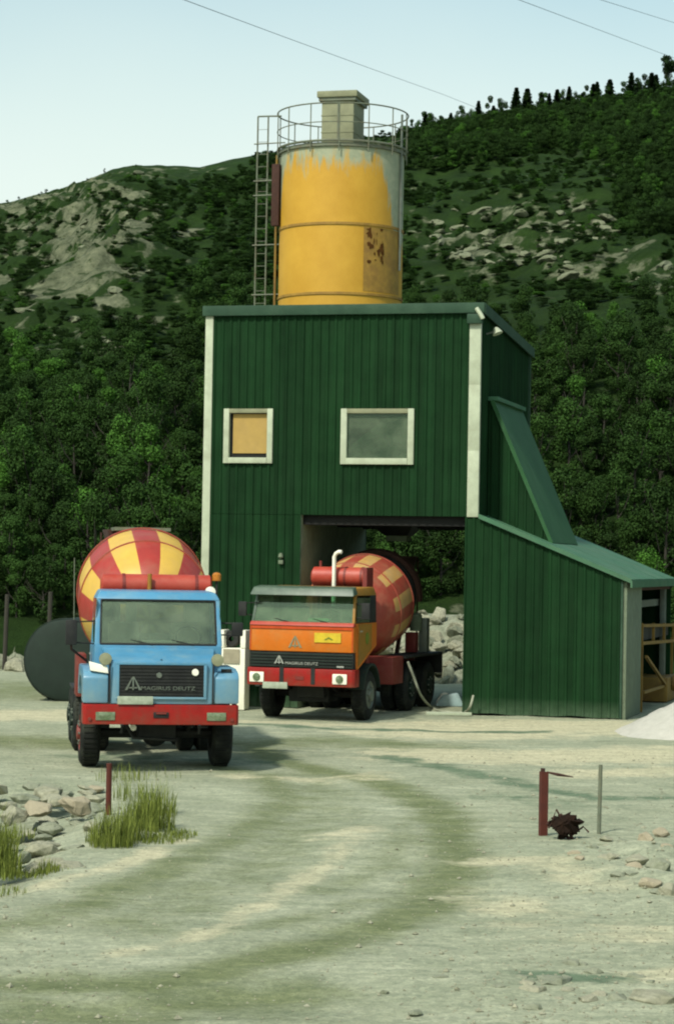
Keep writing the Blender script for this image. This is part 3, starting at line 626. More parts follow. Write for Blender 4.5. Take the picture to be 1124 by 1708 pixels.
# platform, rail
tb = 13.02
def circ(r, z, a0=0, a1=360, n=48): return [(r * math.sin(R(a0 + (a1 - a0) * k / n)), -r * math.cos(R(a0 + (a1 - a0) * k / n)), z) for k in range(n + 1)]
silo_part(G().tube(circ(1.56, 13.97), 0.017, 6), 'handrail', 'rail', smooth=True)
silo_part(G().tube(circ(1.56, 13.53), 0.012, 6), 'mid_rail', 'rail', smooth=True)
silo_part(G().tube(circ(1.54, 13.10), 0.03, 6), 'toe_rail', 'rail', smooth=True)
for k in range(14):
    t = R(k * 360 / 14 + 12); silo_part(G().tube([(1.56 * math.sin(t), -1.56 * math.cos(t), 12.85), (1.56 * math.sin(t), -1.56 * math.cos(t), 13.97)], 0.015, 6), 'rail_post', 'rail')
# filter housing
fh = silo_part(G().box(-0.36, 0.42, -0.62, 0.38, 13.02, 14.26), 'filter_housing', 'filter', bevel=0.015)
sh(G().box(-0.46, 0.52, -0.72, 0.48, 14.28, 14.43)).build('filter_cap', 'filter', fh, 0.02)
sh(G().box(-0.42, 0.48, -0.68, 0.44, 14.2, 14.28)).build('cap_rim', 'rail', fh)
for z in (13.45, 13.85): sh(G().box(-0.37, 0.43, -0.63, 0.39, z, z + 0.025)).build('seam', 'filter', fh)
sh(G().box(0.03, 0.06, -0.645, -0.622, 13.05, 14.2)).build('stiffener', 'rail', fh)
sh(G().box(-0.5, 0.5, -0.75, 0.5, 13.0, 13.1)).build('base_frame', 'dark', fh)
# side pipes and ladder
silo_part(G().tube([(1.50, -0.22, 10.2), (1.50, -0.22, 13.9)], 0.028, 8), 'side_pipe', 'steel', smooth=True)
silo_part(G().box(-1.52, -1.33, -0.78, -0.6, 11.25, 12.72), 'rusty_duct', 'rust', bevel=0.02)
silo_part(G().tube([(-1.52, -0.35, 8.9), (-1.52, -0.35, 13.0)], 0.03, 8), 'side_pipe', 'fyellow')
lad = silo_part(G().tube([(-2.12, 0, 8.72), (-2.12, 0, 14.02)], 0.022, 6).tube([(-1.86, 0, 8.72), (-1.86, 0, 14.02)], 0.022, 6), 'ladder', 'rail')
for k in range(17): sh(G().tube([(-2.12, 0, 8.9 + k * 0.3), (-1.86, 0, 8.9 + k * 0.3)], 0.006, 5)).build('rung', 'rail', lad)
for z in (9.7, 10.9, 12.1, 12.45, 13.35): sh(G().tube([(-2.2, -0.02, z), (-1.4, -0.1, z)], 0.016, 5)).build('bracket', 'rail', lad)
sh(G().tube([(-2.12, 0, 14.02), (-1.86, 0, 14.02), (-1.48, -0.2, 13.97)], 0.02, 6)).build('top_bar', 'rail', lad)

# feeder under the wing
FE = thing('feeder', 'rusty yellow aggregate feeder frame standing in the open end of the wing', 'machine', toW((3.15, 4.5, 0)), TH)
def fb(p, q, r, name='frame_bar', mat='fyellow'): return G().tube([p, q], r, 4).build(name, mat, FE)
for z in (1.98, 1.58):
    for x_ in (0.18, -1.0): fb((x_, -1.9, z), (x_, 4.3, z - 0.12), 0.05)
for y_ in (-1.9, 0.2, 2.3, 4.3): fb((0.18, y_, 2.0 - 0.02 * y_), (0.18, y_, 1.5), 0.045)
for y_ in (-1.7, 4.2): fb((-1.0, y_, 2.0), (-1.0, y_, 0), 0.05, 'leg'); fb((0.16, y_, 1.55), (0.16, y_, 0), 0.04, 'leg')
fb((0.2, -1.2, 1.25), (0.25, 3.3, 0.2), 0.045, 'brace'); fb((0.2, -1.6, 0.45), (0.2, 3.8, 0.4), 0.045)
G().box(-0.9, 0.1, -1.8, 4.2, 1.62, 1.9).build('belt', 'black', FE)
G().box(-0.7, 0.3, 2.2, 4.4, 0.02, 0.62).build('motor_housing', 'fyellow', FE, 0.04)
G().tube([(0.32, 3.1, 0.45), (0.5, 3.1, 0.45)], 0.2, 12).build('drive_wheel', 'fyellow', FE)
G().box(-1.1, -1.0, -1.8, 4.2, 0.4, 1.5).build('side_plate', 'innerwall', FE)

# ------------------------------------------------------------------ lorries
def tyre_thing(par, x, y, r=0.52, w_=0.28, side=1, mat='drumred2', dual=False):
    """wheel centred at (x, y, r): x is the outer face, side +1 when the outer face looks to +x"""
    prof = [(0, r * 0.58), (0.0, r * 0.62), (-0.005, r * 0.86), (0.03, r * 0.97), (0.06, r), (w_ - 0.06, r), (w_ - 0.03, r * 0.97), (w_ + 0.005, r * 0.86), (w_, r * 0.58), (w_ - 0.05, r * 0.5), (0.05, r * 0.5), (0, r * 0.58)]
    o = bpy.data.objects.new('wheel', None); COL.objects.link(o); o.parent = par; o.location = (x, y, r)
    tg = G().lathe(prof, (0, 0, 0), (-side, 0, 0), 36)
    if dual: tg.lathe(prof, (-side * (w_ + 0.05), 0, 0), (-side, 0, 0), 36)
    for k in range(40):
        t = 2 * math.pi * k / 40
        for q in range(2 if dual else 1):
            x0 = -side * (0.045 + q * (w_ + 0.05)); x1 = -side * (w_ - 0.045 + q * (w_ + 0.05))
            c, s_ = math.cos(t), math.sin(t); c2, s2 = math.cos(t + 0.085), math.sin(t + 0.085)
            rr = r + 0.012
            tg.hexa([(x0, c * (r - .01), s_ * (r - .01)), (x1, c * (r - .01), s_ * (r - .01)), (x1, c2 * (r - .01), s2 * (r - .01)), (x0, c2 * (r - .01), s2 * (r - .01)),
                     (x0, c * rr, s_ * rr), (x1, c * rr, s_ * rr), (x1, c2 * rr, s2 * rr), (x0, c2 * rr, s2 * rr)])
    tg.build('tyre', 'rubber', o, smooth=True)
    G().lathe([(0.02, r * 0.58), (0.0, r * 0.55), (0.03, r * 0.50), (0.10 if dual else 0.02, r * 0.40), (0.10 if dual else 0.0, r * 0.26), (-0.04, r * 0.24), (-0.05, r * 0.1), (-0.05, 0)], (0, 0, 0), (-side, 0, 0), 28).build('rim', mat, o, smooth=True)
    nb = G()
    for k in range(8):
        t = 2 * math.pi * k / 8; nb.lathe([(0, .02), (.03, .02), (.03, 0)], (side * -0.0, math.cos(t) * r * 0.33, math.sin(t) * r * 0.33), (side, 0, 0), 6)
    nb.build('wheel_nuts', 'steel', o)
    return o
def drum(par, y0, zc, tilt, R0, mats, mf, nsec, sub=4, ring='rust'):
    ax = Vector((0, math.cos(tilt), math.sin(tilt))); o = (0, y0, zc)
    prof = [(0.0, 0.0), (0.02, 0.42), (0.06, 0.52), (0.16, 0.70), (0.34, 0.86), (0.56, 0.97), (0.8, 1.05), (1.05, R0), (1.3, R0), (1.75, R0), (2.1, R0 * 0.985), (2.5, R0 * 0.9), (2.95, R0 * 0.76), (3.4, R0 * 0.62), (3.7, R0 * 0.52), (3.75, R0 * 0.47)]
    n = nsec * sub
    prof = [(d, min(r, R0)) for d, r in prof]
    dr = G().lathe(prof, o, ax, n, mf=lambda i, k: mf(i, ((k + (sub + 1) // 2) % n) // sub)).build('drum', mats, par, smooth=True, fix=True)
    P = Vector(o)
    for d in (1.05, 2.1):
        rr = R0 + 0.004
        G().lathe([(d - 0.02, rr - .01), (d - 0.015, rr + 0.010), (d + 0.015, rr + 0.010), (d + 0.02, rr - .01)], o, ax, n, mi=0).build('weld_band', 'drumred2', dr, smooth=True)
    G().lathe([(2.92, R0 * .76), (2.92, R0 * 0.84), (3.04, R0 * 0.84), (3.04, R0 * .72)], o, ax, 48).build('roller_track', 'black', dr, smooth=False)
    e_ = P + ax * 3.7
    return dr, ax, e_
def chassis(par, y1, w_=0.42):
    for s_ in (-1, 1): G().box(s_ * w_ - 0.04, s_ * w_ + 0.04, 0.35, y1, 0.72, 0.95).build('chassis_rail', 'black', par, 0.008)
    for y_ in (0.6, 2.4, 4.2, y1 - 0.2): G().box(-w_, w_, y_, y_ + 0.1, 0.74, 0.9).build('cross_member', 'black', par)
    G().box(-0.3, 0.3, 0.7, 1.9, 0.45, 1.0).build('engine_sump', 'black', par, 0.05)
def axle(par, y_, r=0.52, x_=0.9):
    a_ = G().tube([(-x_, y_, r), (x_, y_, r)], 0.08, 10).build('axle', 'black', par)
    G().lathe([(-0.2, 0.05), (-0.14, 0.17), (0, 0.22), (0.14, 0.17), (0.2, 0.05)], (0.0, y_, r), (0, 1, 0), 14).build('differential', 'black', a_, smooth=True)
def leaf_spring(par, x_, y_):
    G().tube([(x_, y_ - 0.55, 0.68), (x_, y_ - 0.25, 0.60), (x_, y_, 0.57), (x_, y_ + 0.25, 0.60), (x_, y_ + 0.55, 0.68)], 0.04, 4).build('leaf_spring', 'black', par)
def text_part(txt, size, loc, rot, mat, par, ext=0.004, name='lettering', sx_=1.0):
    cu = bpy.data.curves.new('tmp', 'FONT'); cu.body = txt; cu.size = size; cu.extrude = ext; cu.align_x = 'CENTER'
    to = bpy.data.objects.new('tmp', cu); COL.objects.link(to)
    dg = bpy.context.evaluated_depsgraph_get(); me = bpy.data.meshes.new_from_object(to.evaluated_get(dg))
    bpy.data.objects.remove(to); me.materials.clear(); me.materials.append(M[mat])
    o = link(name, me, par, loc); o.rotation_euler = rot; o.scale = (sx_, 1, 1); return o
def spire(par, x, y, z, h_, mat):      # the tall spire badge on a broad stepped foot
    g = G()
    for s_, t0, t1 in ((-1, 0, 1), (1, 0, 1)):
        g.prism([(x + s_ * h_ * 0.62, z), (x + s_ * h_ * 0.42, z), (x + s_ * 0.0, z + h_), (x + s_ * 0.012, z + h_)], 'y', y, y + 0.012)
    g.box(x - h_ * .3, x + h_ * .3, y, y + 0.012, z + h_ * .12, z + h_ * .22).box(x - 0.012, x + 0.012, y, y + 0.012, z, z + h_)
    g.build('spire_emblem', mat, par)
def mirror(par, x, y, z, s_, h_=0.36):
    mi_ = G().box(x - 0.09, x + 0.09, y - 0.03, y + 0.03, z - h_ / 2, z + h_ / 2).build('mirror', 'black', par, 0.02)
    G().tube([(x - s_ * 0.38, y + 0.1, z + h_ * .45), (x, y + 0.04, z + h_ * .40)], 0.012, 5).tube([(x - s_ * 0.38, y + 0.1, z - h_ * .45), (x, y + 0.04, z - h_ * .40)], 0.012, 5).build('mirror_arm', 'black', mi_)
def wipers(par, y, z, y2, z2, xs_):
    for x_ in xs_:
        G().tube([(x_, y - 0.02, z), (x_ - 0.34, (y) + 0.02 + (y2 - y) * .1, z + 0.07)], 0.009, 4).build('wiper', 'black', par)
def interior(par, y, z, hw, rearwin=True, seat='seat', yb=None):
    for s_ in (-1, 1):
        G().box(s_ * 0.5 - 0.25, s_ * 0.5 + 0.25, yb - 0.35, yb - 0.2, z - 0.2, z + 0.30).build('seat_back', seat, par, 0.05)
    st = [(0.5 + 0.2 * math.cos(t), y + 0.28 + 0.1 * math.sin(t), z + 0.08 + 0.17 * math.sin(t)) for t in [2 * math.pi * k / 20 for k in range(21)]]
    G().tube(st, 0.014, 6).build('steering_wheel', 'black', par, smooth=True)
    G().box(-hw + .06, hw - .06, y + 0.04, y + 0.22, z - 0.15, z - 0.01).build('dashboard', 'liner', par, 0.03)

# ---- blue lorry
BL = thing('mixer_lorry', 'blue snub-nosed concrete mixer lorry with a red and yellow striped drum, nearest on the left', 'mixer lorry', (-2.67, 35.4, 0), R(8.8), 'concrete mixer lorries')
chassis(BL, 6.6)
# bumper
bu = G().prism([(-1.21, 0.02), (-1.17, -0.02), (1.17, -0.02), (1.21, 0.02), (1.21, 0.42), (1.14, 0.42), (1.14, 0.10), (-1.14, 0.10), (-1.14, 0.42), (-1.21, 0.42)], 'z', 0.735, 1.045).build('bumper', 'red', BL, 0.018)
for s_ in (-1, 1):
    hl = G().box(s_ * 0.86 - 0.15, s_ * 0.86 + 0.15, -0.035, -0.015, 0.80, 0.93).build('headlight', 'lamp', bu, 0.012)
    G().lathe([(0, .03), (.02, .028), (.02, 0)], (s_ * 1.1, -0.02, 0.82), (0, -1, 0), 12).build('bolt', 'dullred', bu)
G().box(-0.12, 0.12, -0.032, -0.018, 0.84, 0.93).build('step_slot', 'black', bu, 0.01)
G().box(-0.08, 0.08, -0.05, -0.03, 0.90, 0.925).build('slot_handle', 'dullred', bu)
G().box(-0.68, -0.13, -0.05, -0.035, 1.05, 1.175).build('number_plate', 'plate', BL, 0.006)
# nose with grille
nose = G().hexa([(-0.80, 0.02, 1.05), (0.80, 0.02, 1.05), (0.86, 0.95, 1.05), (-0.86, 0.95, 1.05), (-0.80, 0.06, 1.71), (0.80, 0.06, 1.71), (0.90, 0.85, 1.92), (-0.90, 0.85, 1.92)]).build('bonnet', 'blue', BL, 0.035)
fr = G().box(-0.70, 0.70, -0.012, 0.03, 1.66, 1.70).box(-0.70, 0.70, -0.012, 0.03, 1.13, 1.165).box(-0.70, -0.655, -0.012, 0.03, 1.165, 1.66).box(0.655, 0.70, -0.012, 0.03, 1.165, 1.66).build('grille_surround', 'blue', nose, 0.006)
gr = G().box(-0.655, 0.655, 0.0, 0.028, 1.165, 1.66).build('grille', 'black', nose)
for k in range(9): G().box(-0.65, 0.65, -0.012, -0.001, 1.19 + k * 0.052, 1.205 + k * 0.052).build('grille_bar', 'black', gr)
text_part('MAGIRUS DEUTZ', 0.085, (0.10, -0.022, 1.272), (R(90), 0, 0), 'steel', gr, sx_=1.30)
spire(gr, -0.44, -0.03, 1.27, 0.21, 'steel')
G().lathe([(0, .055), (.015, .05), (.015, 0)], (0.52, -0.012, 1.55), (0, -1, 0), 16).build('round_badge', 'white', gr)
G().lathe([(0, .045), (.012, .04), (.012, 0)], (-0.04, -0.012, 1.5), (0, -1, 0), 16).build('round_badge', 'steel', gr)
for s_ in (-1, 1):
    x0, x1 = s_ * 0.82, s_ * 1.21
    fe = G().prism([(0.03, 1.06), (0.03, 1.46), (0.12, 1.55), (0.5, 1.60), (1.6, 1.60), (1.85, 1.35), (1.85, 1.1), (1.78, 1.1), (1.72, 1.25), (1.5, 1.42), (0.8, 1.42), (0.55, 1.3), (0.48, 1.06)], 'x', x0, x1).build('fender', 'blue', BL, 0.03)
    G().lathe([(0, .07), (.05, .10), (.09, .095), (.10, 0)], (s_ * 0.87, 0.12, 1.735), (0, -1, 0.1), 18).build('side_lamp', ['filter', 'lamp'][0], fe, smooth=True)
    G().box(s_ * 1.02 - .08, s_ * 1.02 + .08, 0.10, 0.18, 1.555, 1.60).build('fender_marker', 'black', fe)
    G().box(s_ * 0.80 - .012, s_ * 0.80 + .012, 0.0, 0.015, 1.06, 1.68).build('panel_seam', 'black', fe)
w1_ = G().hexa([(-1.10, 0.06, 1.56), (-0.82, 0.03, 1.52), (-0.82, 0.10, 1.52), (-1.10, 0.2, 1.56), (-1.12, 0.08, 1.70), (-0.84, 0.05, 1.63), (-0.84, 0.12, 1.63), (-1.12, 0.2, 1.70)]).build('white_patch', 'white', BL, 0.01)
w1_['label'] = 'white patch on the wing beside the bonnet'
# cab
hw = 1.01
lower = G().hexa([(-hw, 0.85, 1.0), (hw, 0.85, 1.0), (hw, 2.15, 1.0), (-hw, 2.15, 1.0), (-hw, 0.75, 1.94), (hw, 0.75, 1.94), (hw, 2.15, 1.94), (-hw, 2.15, 1.94)]).build('cab_body', 'blue', BL, 0.04)
roof_ = G().hexa([(-hw + .02, 0.98, 2.655), (hw - .02, 0.98, 2.655), (hw - .03, 2.13, 2.655), (-hw + .03, 2.13, 2.655), (-hw + .09, 1.08, 2.775), (hw - .09, 1.08, 2.775), (hw - .1, 2.05, 2.80), (-hw + .1, 2.05, 2.80)]).build('cab_roof', 'blue', BL, 0.03)
def pillar(p, q, w_, d_, par, mat):
    (x, y, z), (x2, y2, z2) = p, q
    return G().hexa([(x - w_, y, z), (x + w_, y, z), (x + w_, y + d_, z), (x - w_, y + d_, z), (x2 - w_, y2, z2), (x2 + w_, y2, z2), (x2 + w_, y2 + d_, z2), (x2 - w_, y2 + d_, z2)]).build('pillar', mat, par, 0.012)
for s_ in (-1, 1):
    pillar((s_ * (hw - .045), 0.76, 1.93), (s_ * (hw - .075), 1.0, 2.66), 0.045, 0.09, BL, 'blue')
    pillar((s_ * (hw - .04), 1.98, 1.93), (s_ * (hw - .07), 1.98, 2.66), 0.03, 0.15, BL, 'blue')
    G().box(s_ * (hw - .03) - .005, s_ * (hw - .03) + .005, 0.9, 1.98, 1.93, 2.66).build('side_window', 'glass', BL)
G().box(-hw + .06, hw - .06, 2.09, 2.13, 1.94, 2.08).box(-hw + .06, -0.62, 2.09, 2.13, 2.08, 2.66).box(0.50, hw - .06, 2.09, 2.13, 2.08, 2.66).box(-0.62, 0.5, 2.09, 2.13, 2.55, 2.66).build('back_panel', 'liner', BL)
G().box(-0.62, 0.5, 2.10, 2.106, 2.08, 2.55).build('rear_window', 'glass', BL)
G().hexa([(-hw + .08, .785, 1.95), (hw - .08, .785, 1.95), (hw - .08, .792, 1.95), (-hw + .08, .792, 1.95), (-hw + .10, 1.015, 2.65), (hw - .10, 1.015, 2.65), (hw - .10, 1.022, 2.65), (-hw + .10, 1.022, 2.65)]).build('windscreen', 'glass', BL)
sg = G()
ring_ = [(-hw + .09, .775, 1.955), (hw - .09, .775, 1.955), (hw - .105, 1.0, 2.64), (-hw + .105, 1.0, 2.64)]
for a_, b_ in zip(ring_, ring_[1:] + ring_[:1]): sg.tube([a_, b_], 0.017, 5)
sg.build('screen_seal', 'black', BL)
interior(BL, 0.85, 1.98, hw, yb=2.05)
wipers(BL, 0.77, 1.95, 1.0, 2.66, (-0.1, 0.55))
G().box(-0.25, 0.3, 0.92, 1.05, 1.975, 2.01).build('paper_bundle', 'white', BL, 0.01)
mirror(BL, -1.37, 0.95, 2.12, -1, 0.40); mirror(BL, 1.27, 0.95, 2.2, 1, 0.22)
G().tube([(-1.33, 1.0, 2.3), (-1.34, 1.02, 3.3)], 0.008, 5).build('aerial', 'rail', BL)
G().tube([(-1.1, 1.4, 1.65), (-1.36, 1.0, 1.85), (-1.37, 0.97, 1.95)], 0.02, 6).build('mirror_stay', 'rust', BL)
for x_, w2 in ((-0.78, .10), (-0.60, .06), (-0.36, .09), (0.62, .10), (0.80, .06)):
    G().box(x_ - w2, x_ + w2, 1.95, 2.0, 2.0, 2.6).build('curtain', 'liner', BL, 0.01)
# gear behind the cab
tk = G().lathe([(0, 0.0), (0.0, 0.15), (0.03, 0.19), (1.80, 0.19), (1.83, 0.15), (1.83, 0)], (-0.85, 2.40, 2.86), (1, 0, 0), 24).build('water_tank', 'tankred', BL, smooth=True)
for x_ in (-0.5, 0.7): G().lathe([(0, .2), (.05, .2)], (x_, 2.40, 2.86), (1, 0, 0), 24).build('tank_strap', 'dullred', tk)
for x_ in (-0.6, 0.75): G().box(x_ - .05, x_ + .05, 2.3, 2.5, 0.9, 2.7).build('tank_support', 'dullred', BL)
G().tube([(-0.06, 2.15, 2.74), (-0.06, 2.15, 3.06)], 0.035, 8).build('breather_pipe', 'ochre', BL)
bc = G().tube([(1.06, 2.3, 1.9), (1.06, 2.3, 2.96)], 0.02, 6).build('beacon_post', 'black', BL)
G().lathe([(0, .075), (.10, .075), (.13, .05), (.14, 0)], (1.06, 2.3, 2.96), (0, 0, 1), 14).build('beacon', 'amber', bc, smooth=True)
G().lathe([(0, .03), (.03, .085), (.07, .085), (.08, 0)], (0.93, 2.05, 2.78), (0, -1, 0), 14).build('work_lamp', 'white', BL, smooth=True)
def mf_blue(i, s_): return 1 if s_ % 2 == 0 else 0
dr, axv, e_ = drum(BL, 2.85, 2.28, R(12.5), 1.13, ['drumyel', 'drumred'], mf_blue, 16, 4)
def rear_gear(par, e_, red='dullred', rim='rust'):
    G().hexa([(-0.35, e_.y - 0.1, e_.z - 0.1), (0.35, e_.y - 0.1, e_.z - 0.1), (0.35, e_.y + 0.5, e_.z - 0.1), (-0.35, e_.y + 0.5, e_.z - 0.1), (-0.55, e_.y - 0.25, e_.z + 0.75), (0.55, e_.y - 0.25, e_.z + 0.75), (0.6, e_.y + 0.7, e_.z + 0.75), (-0.6, e_.y + 0.7, e_.z + 0.75)]).build('feed_hopper', rim, par, 0.02)
    for s_ in (-1, 1):
        G().tube([(s_ * 0.45, e_.y - 0.7, 1.0), (s_ * 0.55, e_.y - 0.2, e_.z - 0.2), (s_ * 0.4, e_.y + 0.2, e_.z + 0.1)], 0.06, 6).build('rear_frame', red, par)
        G().tube([(s_ * 0.62, e_.y + 0.55, e_.z + .7), (s_ * 0.62, e_.y + 0.55, 0.95)], 0.02, 5).build('ladder_rail', 'rust', par)
    G().prism([(-0.28, 0), (-0.22, -0.2), (0.22, -0.2), (0.28, 0), (0.25, 0), (0.2, -0.17), (-0.2, -0.17), (-0.25, 0)], 'y', 0, 1.1).build('discharge_chute', 'concrete', par).location = (0.15, e_.y + 0.2, e_.z - 0.75)
rear_gear(BL, e_)
G().box(-0.48, 0.52, 5.2, 6.4, 3.80, 3.86).build('hopper_rim', 'rail', BL)
G().box(-1.22, -1.06, 2.3, 3.1, 1.02, 1.72).build('side_locker', 'dullred', BL, 0.02)
G().box(-1.24, -0.6, 3.2, 4.7, 1.08, 1.12).build('mudguard', 'black', BL, 0.01)
G().box(0.6, 1.22, 3.2, 4.7, 1.08, 1.12).build('mudguard', 'black', BL, 0.01)
for s_ in (-1, 1):
    tyre_thing(BL, s_ * 1.20, 1.18, side=s_, mat='dullred', w_=0.31)
    tyre_thing(BL, s_ * 1.20, 4.1, side=s_, mat='tank', dual=True); tyre_thing(BL, s_ * 1.20, 5.4, side=s_, mat='tank', dual=True)
    leaf_spring(BL, s_ * 0.5, 1.18)
for y_ in (1.18, 4.1, 5.4): axle(BL, y_)
G().lathe([(0, .03), (.02, .05), (.05, .05), (.06, 0)], (-0.40, 0.42, 0.66), (0, -1, 0), 12).build('tow_lamp', 'white', BL)
G().tube([(-0.5, 0.5, 0.7), (-0.4, 0.5, 0.5), (0.3, 0.6, 0.45)], 0.03, 6).build('steering_rod', 'black', BL)

for s_ in (-1, 1):        # door shut lines, hinges and handles of the blue cab
    dr_ = G().box(s_ * 1.018 - .006, s_ * 1.018 + .006, 1.02, 1.92, 1.06, 1.90).build('door', 'blue', BL)
    G().box(s_ * 1.03 - .01, s_ * 1.03 + .01, 1.7, 1.84, 1.74, 1.77).build('door_handle', 'chrome', dr_)
G().box(-0.012, 0.012, 0.10, 0.80, 1.735, 1.74).build('bonnet_seam', 'black', nose)
G().box(-0.9, 0.9, 0.765, 0.785, 1.925, 1.945).build('vent_strip', 'black', BL)
for s_ in (-1, 1): G().tube([(s_ * 0.60, -0.02, 0.74), (s_ * 0.60, 0.1, 0.6), (s_ * 0.60, 0.3, 0.6)], 0.02, 6).build('tow_bracket', 'black', BL)

# ---- orange lorry
OR = thing('mixer_lorry', 'orange flat-fronted concrete mixer lorry parked in front of the drive-through opening', 'mixer lorry', (-0.70, 47.2, 0), R(-17), 'concrete mixer lorries')
chassis(OR, 7.2)
for s_ in (-1, 1): G().box(s_ * 0.5 - .03, s_ * 0.5 + .03, 3.8, 7.2, 0.98, 1.18).build('sub_frame', 'dullred', OR)
bz0, bz1 = 0.73, 1.09
bo = G().prism([(-1.17, 0.03), (-1.12, -0.02), (1.12, -0.02), (1.17, 0.03), (1.17, 0.35), (1.1, 0.35), (1.1, 0.08), (-1.1, 0.08), (-1.1, 0.35), (-1.17, 0.35)], 'z', bz0, bz1).build('bumper', 'red', OR, 0.018)
for x_ in (-0.40, 0.28): G().box(x_ - .045, x_ + .045, -0.028, -0.015, bz0 + .04, bz1 + 0.02).build('bumper_gap', 'black', bo)
for s_ in (-1, 1):
    xx = s_ * 0.90 - 0.04
    hh = G().box(xx - .155, xx + .155, -0.045, -0.015, 0.79, 1.0).build('headlight', 'white', bo, 0.04)
    G().lathe([(0, .085), (.015, .08), (.025, 0)], (xx, -0.046, 0.895), (0, -1, 0), 18).build('lens', 'lamp', hh, smooth=True)
G().box(-0.10, 0.08, -0.03, -0.016, 0.86, 0.93).build('step_slot', 'dullred', bo)
G().box(-0.80, -0.26, -0.06, -0.045, 0.665, 0.80).build('number_plate', 'plate', OR, 0.006)
gb = G().box(-1.12, 1.12, 0.05, 0.10, 1.10, 1.43).build('grille', 'black', OR, 0.01)
for k in range(5): G().box(-1.1, 1.1, 0.03, 0.049, 1.12 + k * 0.063, 1.145 + k * 0.063).build('grille_bar', 'tank', gb)
text_part('MAGIRUS DEUTZ', 0.085, (0.02, 0.008, 1.168), (R(90), 0, 0), 'chrome', gb, sx_=1.1)
spire(gb, -0.47, 0.008, 1.18, 0.17, 'chrome')
G().box(0.78, 0.93, 0.012, 0.02, 1.13, 1.165).build('small_badge', 'chrome', gb)
pn = G().hexa([(-1.13, 0.02, 1.44), (1.13, 0.02, 1.44), (1.13, 0.3, 1.44), (-1.13, 0.3, 1.44), (-1.13, 0.03, 1.97), (1.13, 0.03, 1.97), (1.13, 0.3, 1.97), (-1.13, 0.3, 1.97)]).build('front_panel', 'orange', OR, 0.02)
for x_ in (-1.115, 1.095): G().box(x_ - 0.0, x_ + 0.02, 0.012, 0.03, 1.46, 1.96).build('panel_edge', 'orangered', pn)
G().box(-1.09, 1.09, 0.008, 0.022, 1.905, 1.955).build('panel_edge', 'orangered', pn)
G().hexa([(-1.13, 0.0, 1.975), (1.13, 0.0, 1.975), (1.13, 0.2, 1.975), (-1.13, 0.2, 1.975), (-1.12, 0.06, 2.05), (1.12, 0.06, 2.05), (1.12, 0.2, 2.05), (-1.12, 0.2, 2.05)]).build('scuttle', 'tankred', OR, 0.012)
spire(pn, -0.13, 0.010, 1.52, 0.24, 'filter')
st_ = G().box(0.29, 0.86, 0.004, 0.014, 1.64, 1.84).build('yellow_sign', 'yellowsign', pn)
G().prism([(0.50, 1.70), (0.60, 1.76), (0.70, 1.70), (0.66, 1.69), (0.60, 1.72), (0.54, 1.69)], 'y', 0.0, 0.004).build('sign_emblem', 'greensign', st_)
# cab body
cb = G().hexa([(-1.13, 0.3, 1.05), (1.13, 0.3, 1.05), (1.13, 1.75, 1.55), (-1.13, 1.75, 1.55), (-1.13, 0.2, 2.04), (1.13, 0.2, 2.04), (1.13, 1.75, 2.04), (-1.13, 1.75, 2.04)]).build('cab_body', 'orange', OR, 0.02)
G().box(-1.1, 1.1, 0.1, 0.3, 0.95, 1.45).build('cab_floor', 'black', OR)
for s_ in (-1, 1):
    dd = G().hexa([(s_ * 1.132, .35, 1.15), (s_ * 1.15, .35, 1.15), (s_ * 1.15, 1.3, 1.5), (s_ * 1.132, 1.3, 1.5), (s_ * 1.132, .35, 2.02), (s_ * 1.15, .35, 2.02), (s_ * 1.15, 1.3, 2.02), (s_ * 1.132, 1.3, 2.02)]).build('door', 'ochre' if s_ > 0 else 'orange', OR)  # right door in darker ochre: its shaded side painted into the colour
    if s_ > 0: G().lathe([(0, .13), (.006, .13), (.006, 0)], (1.15, 0.95, 1.72), (1, 0, 0), 20).build('door_sign', 'greensign', dd)
    G().box(s_ * 1.16 - .01, s_ * 1.16 + .01, 0.42, 0.56, 1.86, 1.89).build('door_handle', 'chrome', dd)
    G().box(s_ * 1.10 - .005, s_ * 1.10 + .005, 0.32, 1.3, 2.05, 2.57).build('side_window', 'glass2', OR)
    pillar((s_ * 1.095, 0.1, 2.04), (s_ * 1.06, 0.28, 2.62), 0.028, 0.09, OR, 'ochre' if s_ > 0 else 'visor')
    pillar((s_ * 1.09, 1.30, 2.04), (s_ * 1.07, 1.32, 2.62), 0.03, 0.43, OR, 'black')
    # mudguard over the front wheel
    prof = [(1.25 + 0.66 * math.cos(t), 0.53 + 0.66 * math.sin(t)) for t in [R(12 + k * 13) for k in range(13)]]
    prof2 = [(1.25 + 0.61 * math.cos(t), 0.53 + 0.61 * math.sin(t)) for t in [R(12 + k * 13) for k in range(13)]][::-1]
    G().prism(prof + prof2, 'x', s_ * 0.82, s_ * 1.19).build('front_mudguard', 'tank', OR)
G().box(-1.06, 1.06, 1.68, 1.74, 2.05, 2.16).box(-1.06, -0.75, 1.68, 1.74, 2.16, 2.6).box(0.35, 1.06, 1.68, 1.74, 2.16, 2.6).box(-0.1, 0.1, 1.68, 1.74, 2.16, 2.6).build('back_panel', 'tank', OR)
G().hexa([(-1.08, .12, 2.05), (1.08, .12, 2.05), (1.08, .127, 2.05), (-1.08, .127, 2.05), (-1.05, .29, 2.61), (1.05, .29, 2.61), (1.05, .297, 2.61), (-1.05, .297, 2.61)]).build('windscreen', 'glass2', OR)
G().hexa([(-1.10, .22, 2.61), (1.10, .22, 2.61), (1.11, 1.78, 2.61), (-1.11, 1.78, 2.61), (-1.05, .34, 2.76), (1.05, .34, 2.76), (1.06, 1.70, 2.79), (-1.06, 1.70, 2.79)]).build('cab_roof', 'ochre', OR, 0.03)
